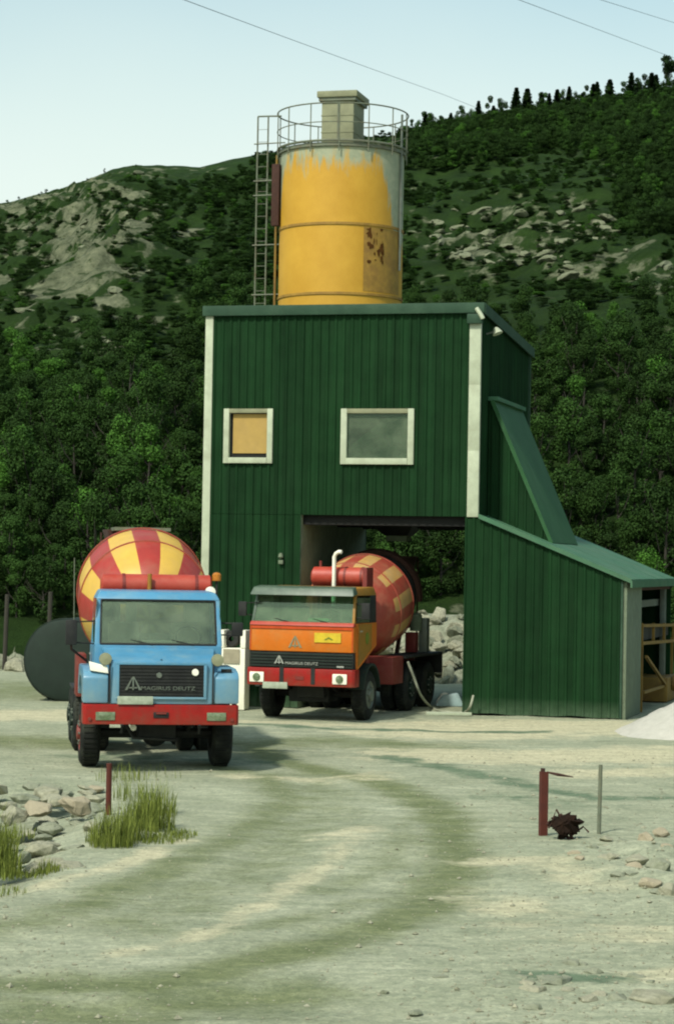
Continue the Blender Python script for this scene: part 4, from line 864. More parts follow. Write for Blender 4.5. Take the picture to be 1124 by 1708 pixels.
G().hexa([(-1.13, -0.02, 2.60), (1.13, -0.02, 2.60), (1.12, 0.32, 2.64), (-1.12, 0.32, 2.64), (-1.08, 0.08, 2.765), (1.08, 0.08, 2.765), (1.06, 0.38, 2.80), (-1.06, 0.38, 2.80)]).build('sun_visor', 'visor', OR, 0.025)
interior(OR, 0.22, 2.06, 1.08, yb=1.6)
wipers(OR, 0.11, 2.05, 0.28, 2.6, (-0.3, 0.55))
G().box(0.05, 0.5, 0.3, 0.45, 2.07, 2.13).build('paper_bundle', 'white', OR)
G().box(0.30, 0.75, 1.5, 1.66, 2.15, 2.58).build('pale_blind', 'liner', OR)
mirror(OR, -1.32, 0.1, 2.3, -1, 0.3)
mi2 = mirror(OR, 1.33, 0.2, 2.3, 1, 0.34)
# behind the cab
G().tube([(0.08, 2.0, 1.0), (0.08, 2.0, 3.42), (0.12, 1.99, 3.49), (0.19, 1.98, 3.53), (0.25, 1.97, 3.52)], 0.043, 12).build('exhaust_stack', 'white', OR, smooth=True)
tk = G().lathe([(0, 0.0), (0.0, 0.14), (0.05, 0.21), (1.22, 0.21), (1.27, 0.15), (1.27, 0)], (-0.50, 2.3, 2.99), (1, 0, 0), 24).build('water_tank', 'tankred', OR, smooth=True)
for x_ in (0.25, 0.62): G().lathe([(0, .218), (.05, .218)], (x_, 2.3, 2.99), (1, 0, 0), 24).build('tank_strap', 'dullred', tk)
G().tube([(-0.32, 2.3, 3.18), (-0.32, 2.3, 3.33)], 0.03, 8).build('filler_cap', 'dullred', tk)
for x_ in (-0.4, 0.72): G().box(x_ - .06, x_ + .06, 2.2, 2.4, 0.9, 2.82).build('tank_support', 'dullred', OR)
G().box(0.70, 0.80, 2.05, 2.55, 2.3, 3.2).build('end_bracket', 'dullred', OR, 0.01)
def mf_or(i, s_):
    # front cone red with pale sectors on top, belt and rear cone in alternating faded blocks
    if i <= 5: return 0 if s_ in (21, 0, 1) else 1
    return 0 if s_ % 2 == 1 else 1
dr, axv, e_ = drum(OR, 2.75, 2.02, R(11), 1.10, ['drumyel2', 'drumred2'], mf_or, 22, 3)
rear_gear(OR, e_, 'rust', 'rust')
# dark ring with rust over the rear of the drum
G().lathe([(3.02, 0.80), (3.02, 1.02), (3.14, 1.04), (3.14, 0.80)], (0, 2.75, 2.02), axv, 40, a0=R(-100), a1=R(100)).build('drum_guard', 'rust', OR)
G().box(0.55, 1.18, 2.9, 3.75, 0.66, 1.26).build('tool_locker', 'dullred', OR, 0.02)
for s_ in (-1, 1): G().box(s_ * 1.2 - (0.62 if s_ > 0 else 0), s_ * 1.2 + (0 if s_ > 0 else 0.62), 3.85, 7.15, 1.19, 1.25).build('rear_mudguard', 'black', OR, 0.01)
G().box(0.55, 1.2, 7.1, 7.15, 0.75, 1.2).build('mud_flap', 'black', OR)
wt = G().lathe([(0, 0), (0, .14), (.36, .14), (.4, .1), (.42, .05), (.42, 0)], (0.85, 6.0, 1.75), (0, 0, 1), 16).build('additive_can', 'concrete', OR, smooth=True)
G().box(0.66, 0.92, 5.75, 6.0, 1.26, 1.72).build('pump_unit', 'dullred', OR, 0.02)
G().box(0.9, 1.1, 6.05, 6.3, 1.26, 2.05).build('control_box', 'steel', OR, 0.02)
for s_ in (-1, 1):
    tyre_thing(OR, s_ * 1.15, 1.25, side=s_, mat='steel', w_=0.29)
    tyre_thing(OR, s_ * 1.17, 4.5, side=s_, mat='tank', dual=True); tyre_thing(OR, s_ * 1.17, 6.1, side=s_, mat='tank', dual=True)
    leaf_spring(OR, s_ * 0.5, 1.25)
for y_ in (1.25, 4.5, 6.1): axle(OR, y_)
G().box(-0.55, 0.35, 0.9, 1.6, 0.35, 0.8).build('gearbox', 'black', OR, 0.05)
G().box(-0.95, -0.5, 2.2, 3.6, 0.5, 1.0).build('fuel_tank', 'black', OR, 0.05)

# hose from the orange lorry to the building
hp = []
pts_ = [((680, 1104), 49.6), ((690, 1130), 49.7), ((702, 1160), 50.0), ((720, 1183), None), ((740, 1190), None), ((772, 1191), None), ((783, 1180), 49.9), ((789, 1160), 49.95)]
for (px, py), Y_ in pts_:
    if Y_ is None: p = gp(px, py); p.z = 0.04
    else:
        d = Fw * FOC + Rt * (px - PW / 2) + Up * (PH / 2 - py); p = CP + d * (Y_ / d.y)
    hp.append(p)
def spline(ps, n=6):
    out = []
    for i in range(len(ps) - 1):
        p0, p1, p2, p3 = ps[max(i - 1, 0)], ps[i], ps[i + 1], ps[min(i + 2, len(ps) - 1)]
        for k in range(n):
            t = k / n; out.append(0.5 * ((2 * p1) + (-p0 + p2) * t + (2 * p0 - 5 * p1 + 4 * p2 - p3) * t * t + (-p0 + 3 * p1 - 3 * p2 + p3) * t ** 3))
    out.append(ps[-1]); return out
tag(G().tube(spline(hp), 0.028, 6).build('hose', 'hose', smooth=True), 'pale hose hanging from the orange lorry and running along the ground to the wall', 'hose')

# dark green tank behind the blue lorry
TK = thing('storage_tank', 'big dark green cylindrical tank lying behind the blue lorry', 'tank', (-6.15, 52.6, 0), R(-4))
G().lathe([(0.12, 0), (0.13, 0.5), (0.155, 0.84), (0.19, 0.92), (0.24, 0.94), (3.2, 0.94), (3.25, 0.9), (3.4, 0.4), (3.42, 0)], (0, -0.5, 0.95), (0, 1, 0), 48).build('tank_shell', 'tank', TK, smooth=True)
G().lathe([(0.235, 0.95), (0.24, 0.965), (0.29, 0.965), (0.295, 0.95)], (0, -0.5, 0.95), (0, 1, 0), 48).build('end_flange', 'tank', TK)
for y_ in (0.3, 2.0): G().box(-0.5, 0.5, y_, y_ + 0.2, 0, 0.3).build('cradle', 'black', TK)
G().tube([(0.55, -0.6, 0.0), (0.52, -0.6, 0.55)], 0.05, 6).build('drain_pipe', 'rooflt', TK)

# white cabinet between the lorries
d0 = toW((-5.24, -0.95, 0))
WCB = thing('fuel_cabinet', 'white painted cabinet with two raised side posts between the two lorries', 'cabinet', d0, TH)
G().box(-0.30, 0.30, -0.18, 0.2, 0.0, 1.36).build('body', 'white', WCB, 0.015)
for s_ in (-1, 1): G().box(s_ * 0.25 - .06, s_ * 0.25 + .06, -0.19, 0.21, 1.362, 1.76).build('side_post', 'white', WCB, 0.012)
G().box(-0.20, 0.18, -0.205, -0.182, 1.02, 1.34).build('panel', 'seat', WCB)
G().lathe([(0, .045), (.05, .045), (.05, 0)], (-0.1, -0.18, 0.74), (0, -1, 0), 12).build('knob', 'rust', WCB)
rl = tag(G().lathe([(0, 0.06), (0, 0.16), (0.05, 0.19), (0.16, 0.19), (0.2, 0.15), (0.2, 0.06)], (-0.08, -0.02, 1.56), (0, 1, 0), 20).build('hose_reel', 'black', None, smooth=True), 'black coiled bundle resting on top of the white cabinet', 'reel')
rl.location = d0; rl.rotation_euler = (0, 0, TH)

# ------------------------------------------------------------------ posts, scrap, wires
def post(px, py, h_, r, mat, label, cat='post', lean=(0, 0), cap=None):
    p = gp(px, py)
    o = G().tube([(0, 0, -0.15), (lean[0], lean[1], h_)], [r, r * 0.95], 8).build('fence_post', mat, None, smooth=True)
    o.location = (p.x, p.y, 0); tag(o, label, cat, 'old fence posts'); return o
p = gp(905, 1395)
PO = thing('fence_post', 'thick rusty red iron post, left of the pair on the right of the track', 'post', p, 0.3, 'old fence posts')
G().prism([(-0.045, -0.04), (0.045, -0.04), (0.045, -0.028), (-0.033, -0.028), (-0.033, 0.04), (-0.045, 0.04)], 'z', -0.1, 0.79).build('post_angle', 'redpost', PO)
G().tube([(0.045, 0.03, -0.1), (0.05, 0.03, 0.68)], 0.024, 6).build('post_pipe', 'rust', PO)
G().tube([(-0.015, 0.0, 0.75), (-0.015, 0, 0.83)], 0.03, 8).build('post_top', 'rust', PO)
post(998, 1392, 0.86, 0.026, 'rail', 'thin grey steel post, right of the pair on the right of the track', lean=(0.01, 0))
post(181, 1362, 0.68, 0.038, 'redpost', 'rusty red post standing in the grass left of the track')
q0 = gp(998, 1392); 
def loft(px, py, z):
    P_ = gp(px, py, z); return (P_.x, P_.y, z)
tag(G().tube([loft(912, 1288, 0.66), loft(930, 1292, 0.64), loft(955, 1296, 0.61)], [0.012, 0.022, 0.006], 6).build('iron_rod', 'rust'), 'short rusty rod sticking out from the top of the thick red post', 'rod')
for i, (px, py, h_) in enumerate(((85, 1072, 2.1), (13, 1068, 2.0))):
    p = gp(px, py, 0); Yp = 66.5; x_ = (px - 562) / FOC * Yp
    o = G().tube([(0, 0, -0.2), (0.05, 0, h_ + 0.2)], 0.065, 8).build('wooden_post', 'bark'); o.location = (x_, Yp, 0)
    tag(o, ['brown wooden post at the foot of the hill above the dark tank', 'brown wooden post at the foot of the hill at the far left edge'][i], 'post', 'wooden posts at the foot of the hill')
SCp = gp(945, 1404)
SCR = thing('scrap_iron', 'clump of black rusty scrap iron on the ground between the two posts', 'scrap', SCp)
for k in range(16):
    a_ = random.random() * 6.28; rr = random.random() * 0.16; c = Vector((rr * math.cos(a_) * 1.2, rr * math.sin(a_), 0.08 + random.random() * 0.17))
    L = 0.06 + random.random() * 0.09
    vs = [c + Vector((random.uniform(-L, L), random.uniform(-L, L), random.uniform(-L, L) * .8)) for _ in range(8)]
    vs = [Vector((v_.x, v_.y, max(v_.z, 0))) for v_ in vs]; bm = bmesh.new(); [bm.verts.new(v_) for v_ in vs]; bmesh.ops.convex_hull(bm, input=bm.verts)
    me = bpy.data.meshes.new('iron_lump'); bm.to_mesh(me); bm.free(); me.materials.append(M['scrapiron']); link('iron_lump', me, SCR)
for k in range(5):
    a_ = random.random() * 3.1; G().tube([(0.02 * k, 0, 0.03), (0.2 * math.cos(a_), 0.05, 0.18 + 0.05 * k), (0.26 * math.cos(a_), 0.0, 0.12 + 0.04 * k)], 0.012, 5).build('bent_bar', 'rust', SCR)
def wire(pts, r, label):
    P_ = []
    for (px, py, Y_) in pts:
        d = Fw * FOC + Rt * (px - PW / 2) + Up * (PH / 2 - py); P_.append(CP + d * (Y_ / d.y))
    a_ = P_[0] + (P_[0] - P_[1]) * 1.2; z_ = P_[-1] + (P_[-1] - P_[-2]) * 0.3
    tag(G().tube([a_] + P_ + [z_], r, 5, caps=False).build('power_line', 'wire'), label, 'power line', 'power lines across the sky')
wire([(330, 8, 130), (470, 60, 165), (620, 115, 210), (740, 158, 255), (790, 178, 275)], 0.02, 'longest power line, running down across the sky above the silo to the ridge')
wire([(850, -6, 120), (930, 24, 140), (1020, 58, 165), (1124, 97, 200)], 0.016, 'lower of the two power lines in the top right corner')
wire([(990, -4, 120), (1060, 18, 140), (1124, 38, 160)], 0.014, 'upper of the two power lines in the top right corner')

# ------------------------------------------------------------------ rocks
def rock_mesh(seed, sx_, sy_, sz_, mat, sub=2, angular=0.35):
    rnd = random.Random(seed); bm = bmesh.new()
    for _ in range(16 + rnd.randint(0, 8)):
        v_ = Vector((rnd.gauss(0, 1), rnd.gauss(0, 1), rnd.gauss(0, 1))).normalized() * rnd.uniform(0.75, 1.0); bm.verts.new((v_.x * sx_, v_.y * sy_, v_.z * sz_))
    bmesh.ops.convex_hull(bm, input=bm.verts)
    bmesh.ops.delete(bm, geom=[v_ for v_ in bm.verts if not v_.link_faces], context='VERTS')
    bmesh.ops.bevel(bm, geom=bm.edges[:], offset=0.06 * min(sx_, sy_, sz_), segments=1, affect='EDGES')
    bmesh.ops.triangulate(bm, faces=bm.faces)
    bmesh.ops.subdivide_edges(bm, edges=bm.edges[:], cuts=1)
    for v_ in bm.verts: v_.co += Vector(noise.noise_vector(v_.co * (4.0 / max(sx_, sz_)) + Vector((seed, 0, 0)))) * 0.13 * min(sx_, sz_)
    me = bpy.data.meshes.new('rock'); bm.to_mesh(me); bm.free(); me.materials.append(M[mat]); return me
def rock(px, py, sx_, sy_, sz_, mat, seed, label, group, dz=0.0, name='rock', rot=0.0, tiltx=0.0):
    p = gp(px, py); o = link(name, rock_mesh(seed, sx_, sy_, sz_, mat)); o.location = (p.x, p.y, sz_ * 0.45 + dz); o.rotation_euler = (tiltx, tiltx * 0.5, rot)
    return tag(o, label, 'rock', group)
gL = 'rocks in the ditch left of the track'
LR = [(65, 1372, .26, .30, .15, 'warmstone', 'flat pale slab bridging the dark hollow in the ditch', .16, 0.1), (125, 1362, .23, .3, .26, 'warmstone', 'pale upright pinkish rock right of the dark hollow', .1, 0.15),
      (22, 1372, .22, .26, .24, 'stone', 'grey rock left of the dark hollow at the left edge', .02, 0), (75, 1412, .26, .25, .15, 'stone', 'long pale slab below the dark hollow', -.06, 0.12),
      (120, 1412, .20, .22, .13, 'stone2', 'low grey rock in front of the upright pinkish rock', -.04, 0), (155, 1385, .15, .2, .13, 'stone', 'small pale rock just left of the red post', .02, 0),
      (30, 1425, .20, .2, .12, 'stone2', 'grey rock behind the grass at the left edge', -.06, 0.2), (150, 1335, .2, .25, .12, 'stone', 'pale rock high on the bank beside the red post', .0, 0),
      (40, 1335, .32, .25, .12, 'stone2', 'wide flat rock on the top of the bank at left', .02, 0), (100, 1328, .24, .3, .10, 'stone', 'flat rock on the bank under the lorry wheel', .0, 0),
      (8, 1345, .2, .2, .14, 'stone', 'rock at the left edge on top of the bank', .0, 0), (135, 1438, .16, .16, .09, 'stone', 'small rock by the foot of the tall grass', -.05, 0), (100, 1440, .10, .14, .07, 'stone2', 'small dark stone in front of the ditch', -.03, 0),
      (55, 1448, .12, .12, .07, 'stone', 'small pale stone near the short grass tuft at left', -.03, 0), (160, 1315, .15, .2, .08, 'warmstone', 'small rock beside the lorry front wheel', 0, 0)]
for i, (px, py, a_, b_, c_, mt_, lb_, dz, tx_) in enumerate(LR): rock(px, py, a_, b_, c_ * 0.7, mt_, 100 + i, lb_, gL, dz - 0.03, rot=i * 0.7, tiltx=tx_)
rnd = random.Random(12)
for i in range(34):
    px = rnd.uniform(-10, 168); py = rnd.uniform(1312, 1448); a_ = rnd.uniform(.12, .28)
    if px > 140 and py > 1400: continue
    rock(px, py, a_, a_ * rnd.uniform(.8, 1.3), a_ * rnd.uniform(.3, .6), rnd.choice(['stone', 'stone', 'stone2']), 130 + i, 'broken pale stone in the ditch left of the track', gL, -0.10 if py > 1345 else 0.0, rot=rnd.random() * 6, tiltx=rnd.uniform(-.3, .3))
gR = 'stones beside the posts at right'
RR_ = [(1040, 1418, .12, .14, .07), (1075, 1412, .13, .14, .10), (1060, 1448, .16, .16, .08), (1100, 1460, .18, .16, .11), (1085, 1490, .15, .15, .09), (1018, 1440, .12, .12, .06), (985, 1425, .12, .1, .05), (960, 1440, .10, .1, .04), (1112, 1430, .12, .12, .09), (1115, 1500, .12, .14, .09), (1030, 1470, .10, .1, .05), (880, 1406, .10, .1, .04), (1100, 1400, .14, .12, .08), (1010, 1408, .10, .1, .05)]
rnd = random.Random(31)
RR_ += [(rnd.uniform(950, 1122), rnd.uniform(1400, 1500), s0, s0, s0 * .5) for s0 in [rnd.uniform(.04, .12) for _ in range(26)]]
RR_ = [q for q in RR_ if q[1] < 1400 + (q[0] - 900) * .5 + 10]
for i, (px, py, a_, b_, c_) in enumerate(RR_):
    o = rock(px, py, a_, b_, c_, ['stone2', 'warmstone', 'stone'][i % 3], 200 + i, 'small rough stone on the low bank beside the posts at right', gR, 0.04, rot=i)
gB = 'stones in the right foreground'
for i, (px, py, a_, b_, c_) in enumerate([(925, 1640, .22, .22, .05), (990, 1625, .08, .1, .05), (1030, 1668, .12, .12, .05), (870, 1632, .07, .08, .03), (1085, 1668, .22, .3, .07), (1060, 1632, .10, .1, .04), (640, 1655, .05, .05, .03), (690, 1690, .09, .06, .03)]):
    lb_ = ['largest flat greenish stone in the right foreground', 'small dark stone behind the flat greenish stone', 'dark stone right of the flat greenish stone', 'small stone left of the flat greenish stone', 'broad pale rock at the bottom right edge of the foreground', 'small stone behind the broad pale rock', 'lone pebble in the middle foreground', 'small stone at the bottom edge in the middle'][i]
    rock(px, py, a_, b_, c_, 'stone' if i == 4 else 'stone2', 260 + i, lb_, gB, -0.01, rot=i)
rnd = random.Random(44)
for i in range(22):
    px = rnd.gauss(960, 75); py = rnd.gauss(1638, 20); s0 = rnd.uniform(.025, .09)
    rock(px, py, s0 * 1.3, s0, s0 * .5, rnd.choice(['stone', 'stone2']), 500 + i, 'small broken stone around the flat greenish stone in the right foreground', gB, -0.01, rot=rnd.random() * 6)
# boulders seen through the opening, heaped behind the building
gH = 'boulders heaped beyond the drive-through'
pmeshes = [rock_mesh(300 + k, 1, 0.9, 0.75, ['stone', 'stone2'][k % 2]) for k in range(5)]
for me in pmeshes: me.name = 'boulder'
rnd = random.Random(5)
bank = G(); vs = []; nx_ = 40; ny_ = 16
for j in range(ny_ + 1):
    for i in range(nx_ + 1):
        x_ = 0.2 + 6.0 * i / nx_; y_ = 63.2 + 6.6 * j / ny_; t = j / ny_
        e_ = min(1, max(0, (x_ - 0.4) / 2.0)) ; vs.append((x_, y_, -0.05 + 1.8 * min(1, t * 1.6) * (0.35 + 0.65 * e_) + 0.18 * noise.noise(Vector((x_ * 1.3, y_ * 1.3, 0)))))
bank.add(vs, [(j * (nx_ + 1) + i, j * (nx_ + 1) + i + 1, (j + 1) * (nx_ + 1) + i + 1, (j + 1) * (nx_ + 1) + i) for j in range(ny_) for i in range(nx_)])
bk = bank.build('stony_bank', 'stone2', None, smooth=True); bk['kind'] = 'structure'
for i in range(150):
    x_ = rnd.uniform(0.5, 5.6); t = rnd.random() ** 1.2; y_ = 63.0 + 4.3 * t
    e_ = min(1, max(0, (x_ - 0.4) / 2.0)); z_ = 1.8 * min(1, max(0, (y_ - 63.2) / 6.6) * 1.6) * (0.35 + 0.65 * e_)
    s_ = rnd.uniform(0.16, 0.36); o = link('boulder', pmeshes[i % 5]); o.location = (x_, y_, z_ + s_ * .25)
    o.scale = (s_ * 1.25, s_, s_ * 0.8); o.rotation_euler = (rnd.random(), rnd.random(), rnd.random() * 6)
    tag(o, 'pale grey boulder in the heap seen through the drive-through opening', 'boulder', gH)
for i in range(16):
    px = rnd.uniform(-15, 130); Yp = rnd.uniform(65.5, 69.5); s_ = rnd.uniform(0.18, 0.4); o = link('boulder', pmeshes[i % 5]); o.location = ((px - 562) / FOC * Yp, Yp, s_ * .4)
    o.scale = (s_ * 1.3, s_, s_ * 0.9); o.rotation_euler = (rnd.random(), rnd.random(), rnd.random() * 6)
    tag(o, 'pale boulder at the foot of the hill beyond the dark green tank', 'boulder', 'boulders beyond the tank')
tag(G().hexa([(-.4, -.2, 0), (.3, -.2, 0), (.35, .3, 0), (-.3, .3, 0), (-.2, -.1, .28), (.15, -.12, .34), (.2, .2, .25), (-.2, .2, .2)]).build('tarpaulin', 'cyanbag', None, 0.06, loc=gp(752, 1178)), 'pale blue sheet bundle on the ground between the lorry and the green wall', 'sheet')
tag(G().lathe([(0, .22), (.10, .2), (.28, .08), (.3, 0)], (0, 0, 0), (0, 0, 1), 12).build('cement_bag', 'white', None, smooth=True, loc=gp(741, 1176)), 'white bag beside the blue sheet behind the orange lorry', 'bag')
tag(G().box(-.5, .5, -.08, .08, 0, .07).build('plank', 'cream', None, 0.01, loc=gp(748, 1193)), 'pale plank lying on the ground by the hose', 'plank')

# white gravel heap at the right edge
hp_ = G(); nr, na = 26, 60; vs = []; fs = []
for i in range(nr + 1):
    for k in range(na):
        r_ = 2.6 * i / nr; t = 2 * math.pi * k / na; x_ = r_ * math.cos(t) * 1.15; y_ = r_ * math.sin(t)
        z_ = 1.35 * max(0, 1 - (i / nr) ** 1.15) ** 1.0 * (1 + 0.25 * noise.noise(Vector((x_ * .9, y_ * .9, 3)))) + 0.05 * noise.noise(Vector((x_ * 5, y_ * 5, 1))) - 0.04
        vs.append((x_, y_, z_))
for i in range(nr):
    for k in range(na): fs.append((i * na + k, i * na + (k + 1) % na, (i + 1) * na + (k + 1) % na, (i + 1) * na + k))
hp_.add(vs, fs)
o = hp_.build('gravel_heap', 'gravelheap', None, smooth=True, loc=(8.5, 45.6, 0)); tag(o, 'heap of white gravel at the right edge in front of the open wing', 'gravel heap')

# loose pebbles on the track verges
def pebbles():
    rng = np.random.default_rng(3); base = np.array([(1, 0, 0), (-1, 0, 0), (0, 1, 0), (0, -1, 0), (0, 0, 1), (0, 0, -1)], float)
    tri = np.array([(0, 2, 4), (2, 1, 4), (1, 3, 4), (3, 0, 4), (2, 0, 5), (1, 2, 5), (3, 1, 5), (0, 3, 5)])
    V_, F_ = [], []; n = 0
    for _ in range(15000):
        Y_ = 15 + 26 * rng.random() ** 1.6; px = rng.uniform(-150, 1270); x_ = (px - 562) / FOC * Y_
        dd_ = min(1, abs(px - 470) / 420); 
        if rng.random() > 0.10 + 0.6 * dd_ ** 2: continue
        s_ = rng.uniform(0.005, 0.016) * (1 + 1.3 * (rng.random() < 0.06))
        v_ = base * s_ * rng.uniform(0.6, 1.3, (6, 3)); th = rng.random() * 6.28
        v_ = v_ @ np.array([[math.cos(th), -math.sin(th), 0], [math.sin(th), math.cos(th), 0], [0, 0, 0.7]])
        V_.append(v_ + (x_, Y_, s_ * 0.2)); F_.append(tri + n); n += 6
    V_ = np.concatenate(V_); F_ = np.concatenate(F_)
    hh_ = ground_h(V_[:, 0][::6].reshape(-1, 1), V_[:, 1][::6].reshape(-1, 1)).ravel(); V_[:, 2] += np.repeat(hh_, 6)
    me = bpy.data.meshes.new('pebbles'); me.from_pydata(V_.tolist(), [], F_.tolist()); me.materials.append(M['stone']); me.update()
    o = link('pebbles', me); o['kind'] = 'stuff'; tag(o, 'loose pebbles scattered over the dirt track and its verges', 'pebbles')
pebbles()

# grass tufts
def grass():
    rng = random.Random(9); V_, F_ = [], []
    def tuft(px, py, n, h_, sp, z=0.0):
        c = gp(px, py)
        for _ in range(n):
            a_ = rng.random() * 6.28; r_ = sp * 1.35 * rng.random() ** 0.62; x_ = c.x + r_ * math.cos(a_); y_ = c.y + r_ * math.sin(a_) * 1.5
            hh_ = h_ * 0.85 * rng.uniform(0.25, 1.15) * (1.15 - 0.6 * (r_ / sp / 1.35) ** 2); la = rng.random() * 6.28; l = hh_ * rng.uniform(0.1, 0.5); w_ = rng.uniform(0.003, 0.006)
            dx, dy = math.cos(la), math.sin(la); b = len(V_); px_, py_ = -dy * w_, dx * w_
            V_.extend([(x_ - px_, y_ - py_, z - .02), (x_ + px_, y_ + py_, z - .02), (x_ + dx * l * .3 + px_ * .8, y_ + dy * l * .3 + py_ * .8, z + hh_ * .6), (x_ + dx * l * .3 - px_ * .8, y_ + dy * l * .3 - py_ * .8, z + hh_ * .6), (x_ + dx * l, y_ + dy * l, z + hh_)])
            F_.extend([(b, b + 1, b + 2, b + 3), (b + 3, b + 2, b + 4)])
    for px, py, n, h_, sp in [(q[0], q[1], int(q[2] * .62)) + q[3:] for q in [(190, 1412, 700, .55, .20), (215, 1400, 500, .5, .22), (165, 1405, 250, .35, .12), (235, 1375, 450, .5, .18), (255, 1382, 600, .62, .20), (262, 1360, 400, .5, .2), (205, 1300, 160, .3, .3), (225, 1330, 200, .35, .25),
                              (262, 1402, 250, .12, .2), (300, 1392, 220, .10, .18), (285, 1396, 220, .11, .2), (5, 1455, 700, .6, .14), (-15, 1450, 500, .8, .2), (20, 1462, 200, .3, .1), (80, 1452, 160, .16, .09), (60, 1458, 120, .1, .12), (95, 1450, 80, .07, .1), (10, 1488, 120, .08, .15),
                              (1090, 1440, 60, .08, .15), (250, 1290, 90, .22, .5), (-10, 1400, 200, .3, .2), (30, 1395, 120, .2, .15)]]: tuft(px, py, n, h_, sp)
    me = bpy.data.meshes.new('grass'); me.from_pydata(V_, [], F_); me.materials.append(M['grass']); me.update()
    o = link('grass', me); o['kind'] = 'stuff'; tag(o, 'tufts of tall green grass along the left verge of the track', 'grass')
grass()

# ------------------------------------------------------------------ trees
def quads_mesh(name, P_, D1, D2, mat):
    n = len(P_); V_ = np.stack([P_ - D1, P_ + D2, P_ + D1, P_ - D2], 1).reshape(-1, 3)
    q = np.arange(4 * n, dtype=np.int32)
    me = bpy.data.meshes.new(name); me.vertices.add(4 * n); me.vertices.foreach_set('co', V_.ravel())
    me.loops.add(4 * n); me.loops.foreach_set('vertex_index', q); me.polygons.add(n); me.polygons.foreach_set('loop_start', np.arange(0, 4 * n, 4, dtype=np.int32))
    me.update(); me.materials.append(M[mat]); return me
def crown_mesh(seed, h_, rad, n, leaf=0.13, bare=0.25):
    rng = np.random.default_rng(seed); L = 11 + seed % 4
    cz = rng.uniform(h_ * bare, h_ * 0.93, L); pr = np.sin(np.clip((cz / h_ - bare * .4) / (1 - bare * .4), 0, 1) * math.pi * 0.9 + 0.25) ** 0.8
    an = rng.uniform(0, 2 * math.pi, L) ; rr = rad * pr * rng.uniform(0.25, 0.75, L)
    C_ = np.stack([rr * np.cos(an), rr * np.sin(an), cz], 1); Rl = rad * rng.uniform(0.28, 0.52, L)
    k = rng.integers(0, L, n); d = rng.normal(size=(n, 3)); d /= np.linalg.norm(d, axis=1)[:, None]
    P_ = C_[k] + d * (Rl[k] * rng.uniform(0.55, 1.08, n) ** 0.6)[:, None] * np.array([1, 1, 0.8])
    nrm = d + rng.normal(size=(n, 3)) * 0.55 + np.array([0, 0, 0.5]); nrm /= np.linalg.norm(nrm, axis=1)[:, None]
    t1 = np.cross(nrm, rng.normal(size=(n, 3))); t1 /= np.linalg.norm(t1, axis=1)[:, None]; t2 = np.cross(nrm, t1)
    s_ = leaf * rng.uniform(0.5, 1.2, n)[:, None]
    return quads_mesh('crown', P_, t1 * s_, t2 * s_ * 0.6, 'leaf')
def trunk_mesh(seed, h_, rad):
    rnd = random.Random(seed); g = G()
    g.tube([(0, 0, -0.3), (rnd.uniform(-.1, .1), 0, h_ * .35), (rnd.uniform(-.2, .2), rnd.uniform(-.2, .2), h_ * .8)], [0.09, 0.07, 0.025], 6)
    for k in range(5):
        a_ = rnd.random() * 6.28; z_ = h_ * rnd.uniform(.2, .6); g.tube([(0, 0, z_), (rad * .4 * math.cos(a_), rad * .4 * math.sin(a_), z_ + h_ * .12), (rad * .7 * math.cos(a_), rad * .7 * math.sin(a_), z_ + h_ * .28)], [0.04, 0.028, 0.012], 4)
    me = bpy.data.meshes.new('trunk'); me.from_pydata(g.v, [], g.f); me.materials.append(M['bark']); return me
NP = 6
CH = [(4.2, 1.45), (3.6, 1.35), (5.0, 1.5), (3.0, 1.25), (4.8, 1.15), (2.2, 1.3)]
crowns = [crown_mesh(40 + k, h_, r_, 4600, 0.078, 0.10) for k, (h_, r_) in enumerate(CH)]
trunks = [trunk_mesh(60 + k, h_, r_) for k, (h_, r_) in enumerate(CH)]
def pine_mesh(seed, h_):
    rng = np.random.default_rng(seed); n = 1500; z = rng.uniform(0.12, 1, n) ** 0.9
    layer = np.abs(((z * 7 + rng.normal(0, .08, n)) % 1) - .5) * 2
    r_ = (1 - z) ** 0.8 * h_ * 0.26 * (0.45 + 0.55 * layer) * rng.uniform(0.3, 1.1, n) + 0.04; a_ = rng.uniform(0, 6.28, n)
    r_ *= 1 + 0.35 * np.sin(a_ * 3 + seed)
    P_ = np.stack([r_ * np.cos(a_), r_ * np.sin(a_), z * h_ - r_ * 0.15], 1)
    d1 = np.stack([np.cos(a_), np.sin(a_), rng.uniform(-.3, .5, n)], 1) * 0.16; d2 = rng.normal(size=(n, 3)) * 0.06
    return quads_mesh('crown', P_, d1, d2, 'needle')
def pine2_mesh(seed, h_):     # Scots pine: bare lower stem and a rounded top
    rng = np.random.default_rng(seed); n = 1300; L = 6
    C_ = np.stack([rng.uniform(-.45, .45, L), rng.uniform(-.45, .45, L), rng.uniform(h_ * .45, h_ * .92, L)], 1); k = rng.integers(0, L, n)
    d = rng.normal(size=(n, 3)); d /= np.linalg.norm(d, axis=1)[:, None]; P_ = C_[k] + d * rng.uniform(.3, 1, n)[:, None] * np.array([.48, .48, .34])
    return quads_mesh('crown', P_, rng.normal(size=(n, 3)) * .08, rng.normal(size=(n, 3)) * .05, 'needle')
pines = [(pine_mesh(1, 3.2), trunk_mesh(80, 3.2, .3)), (pine2_mesh(2, 3.4), trunk_mesh(81, 3.6, .35)), (pine_mesh(3, 2.4), trunk_mesh(82, 2.4, .3))]
def tree(x_, y_, cm, tm, s_, label, group, rz, cat='tree', name='leafy_tree'):
    r_ = thing(name, label, cat, (x_, y_, hz(x_, y_) - 0.15), rz, group); r_.scale = (s_[0], s_[0], s_[1])
    t_ = link('trunk', tm, r_); c_ = link('crown', cm, r_); return r_
rnd = random.Random(21)
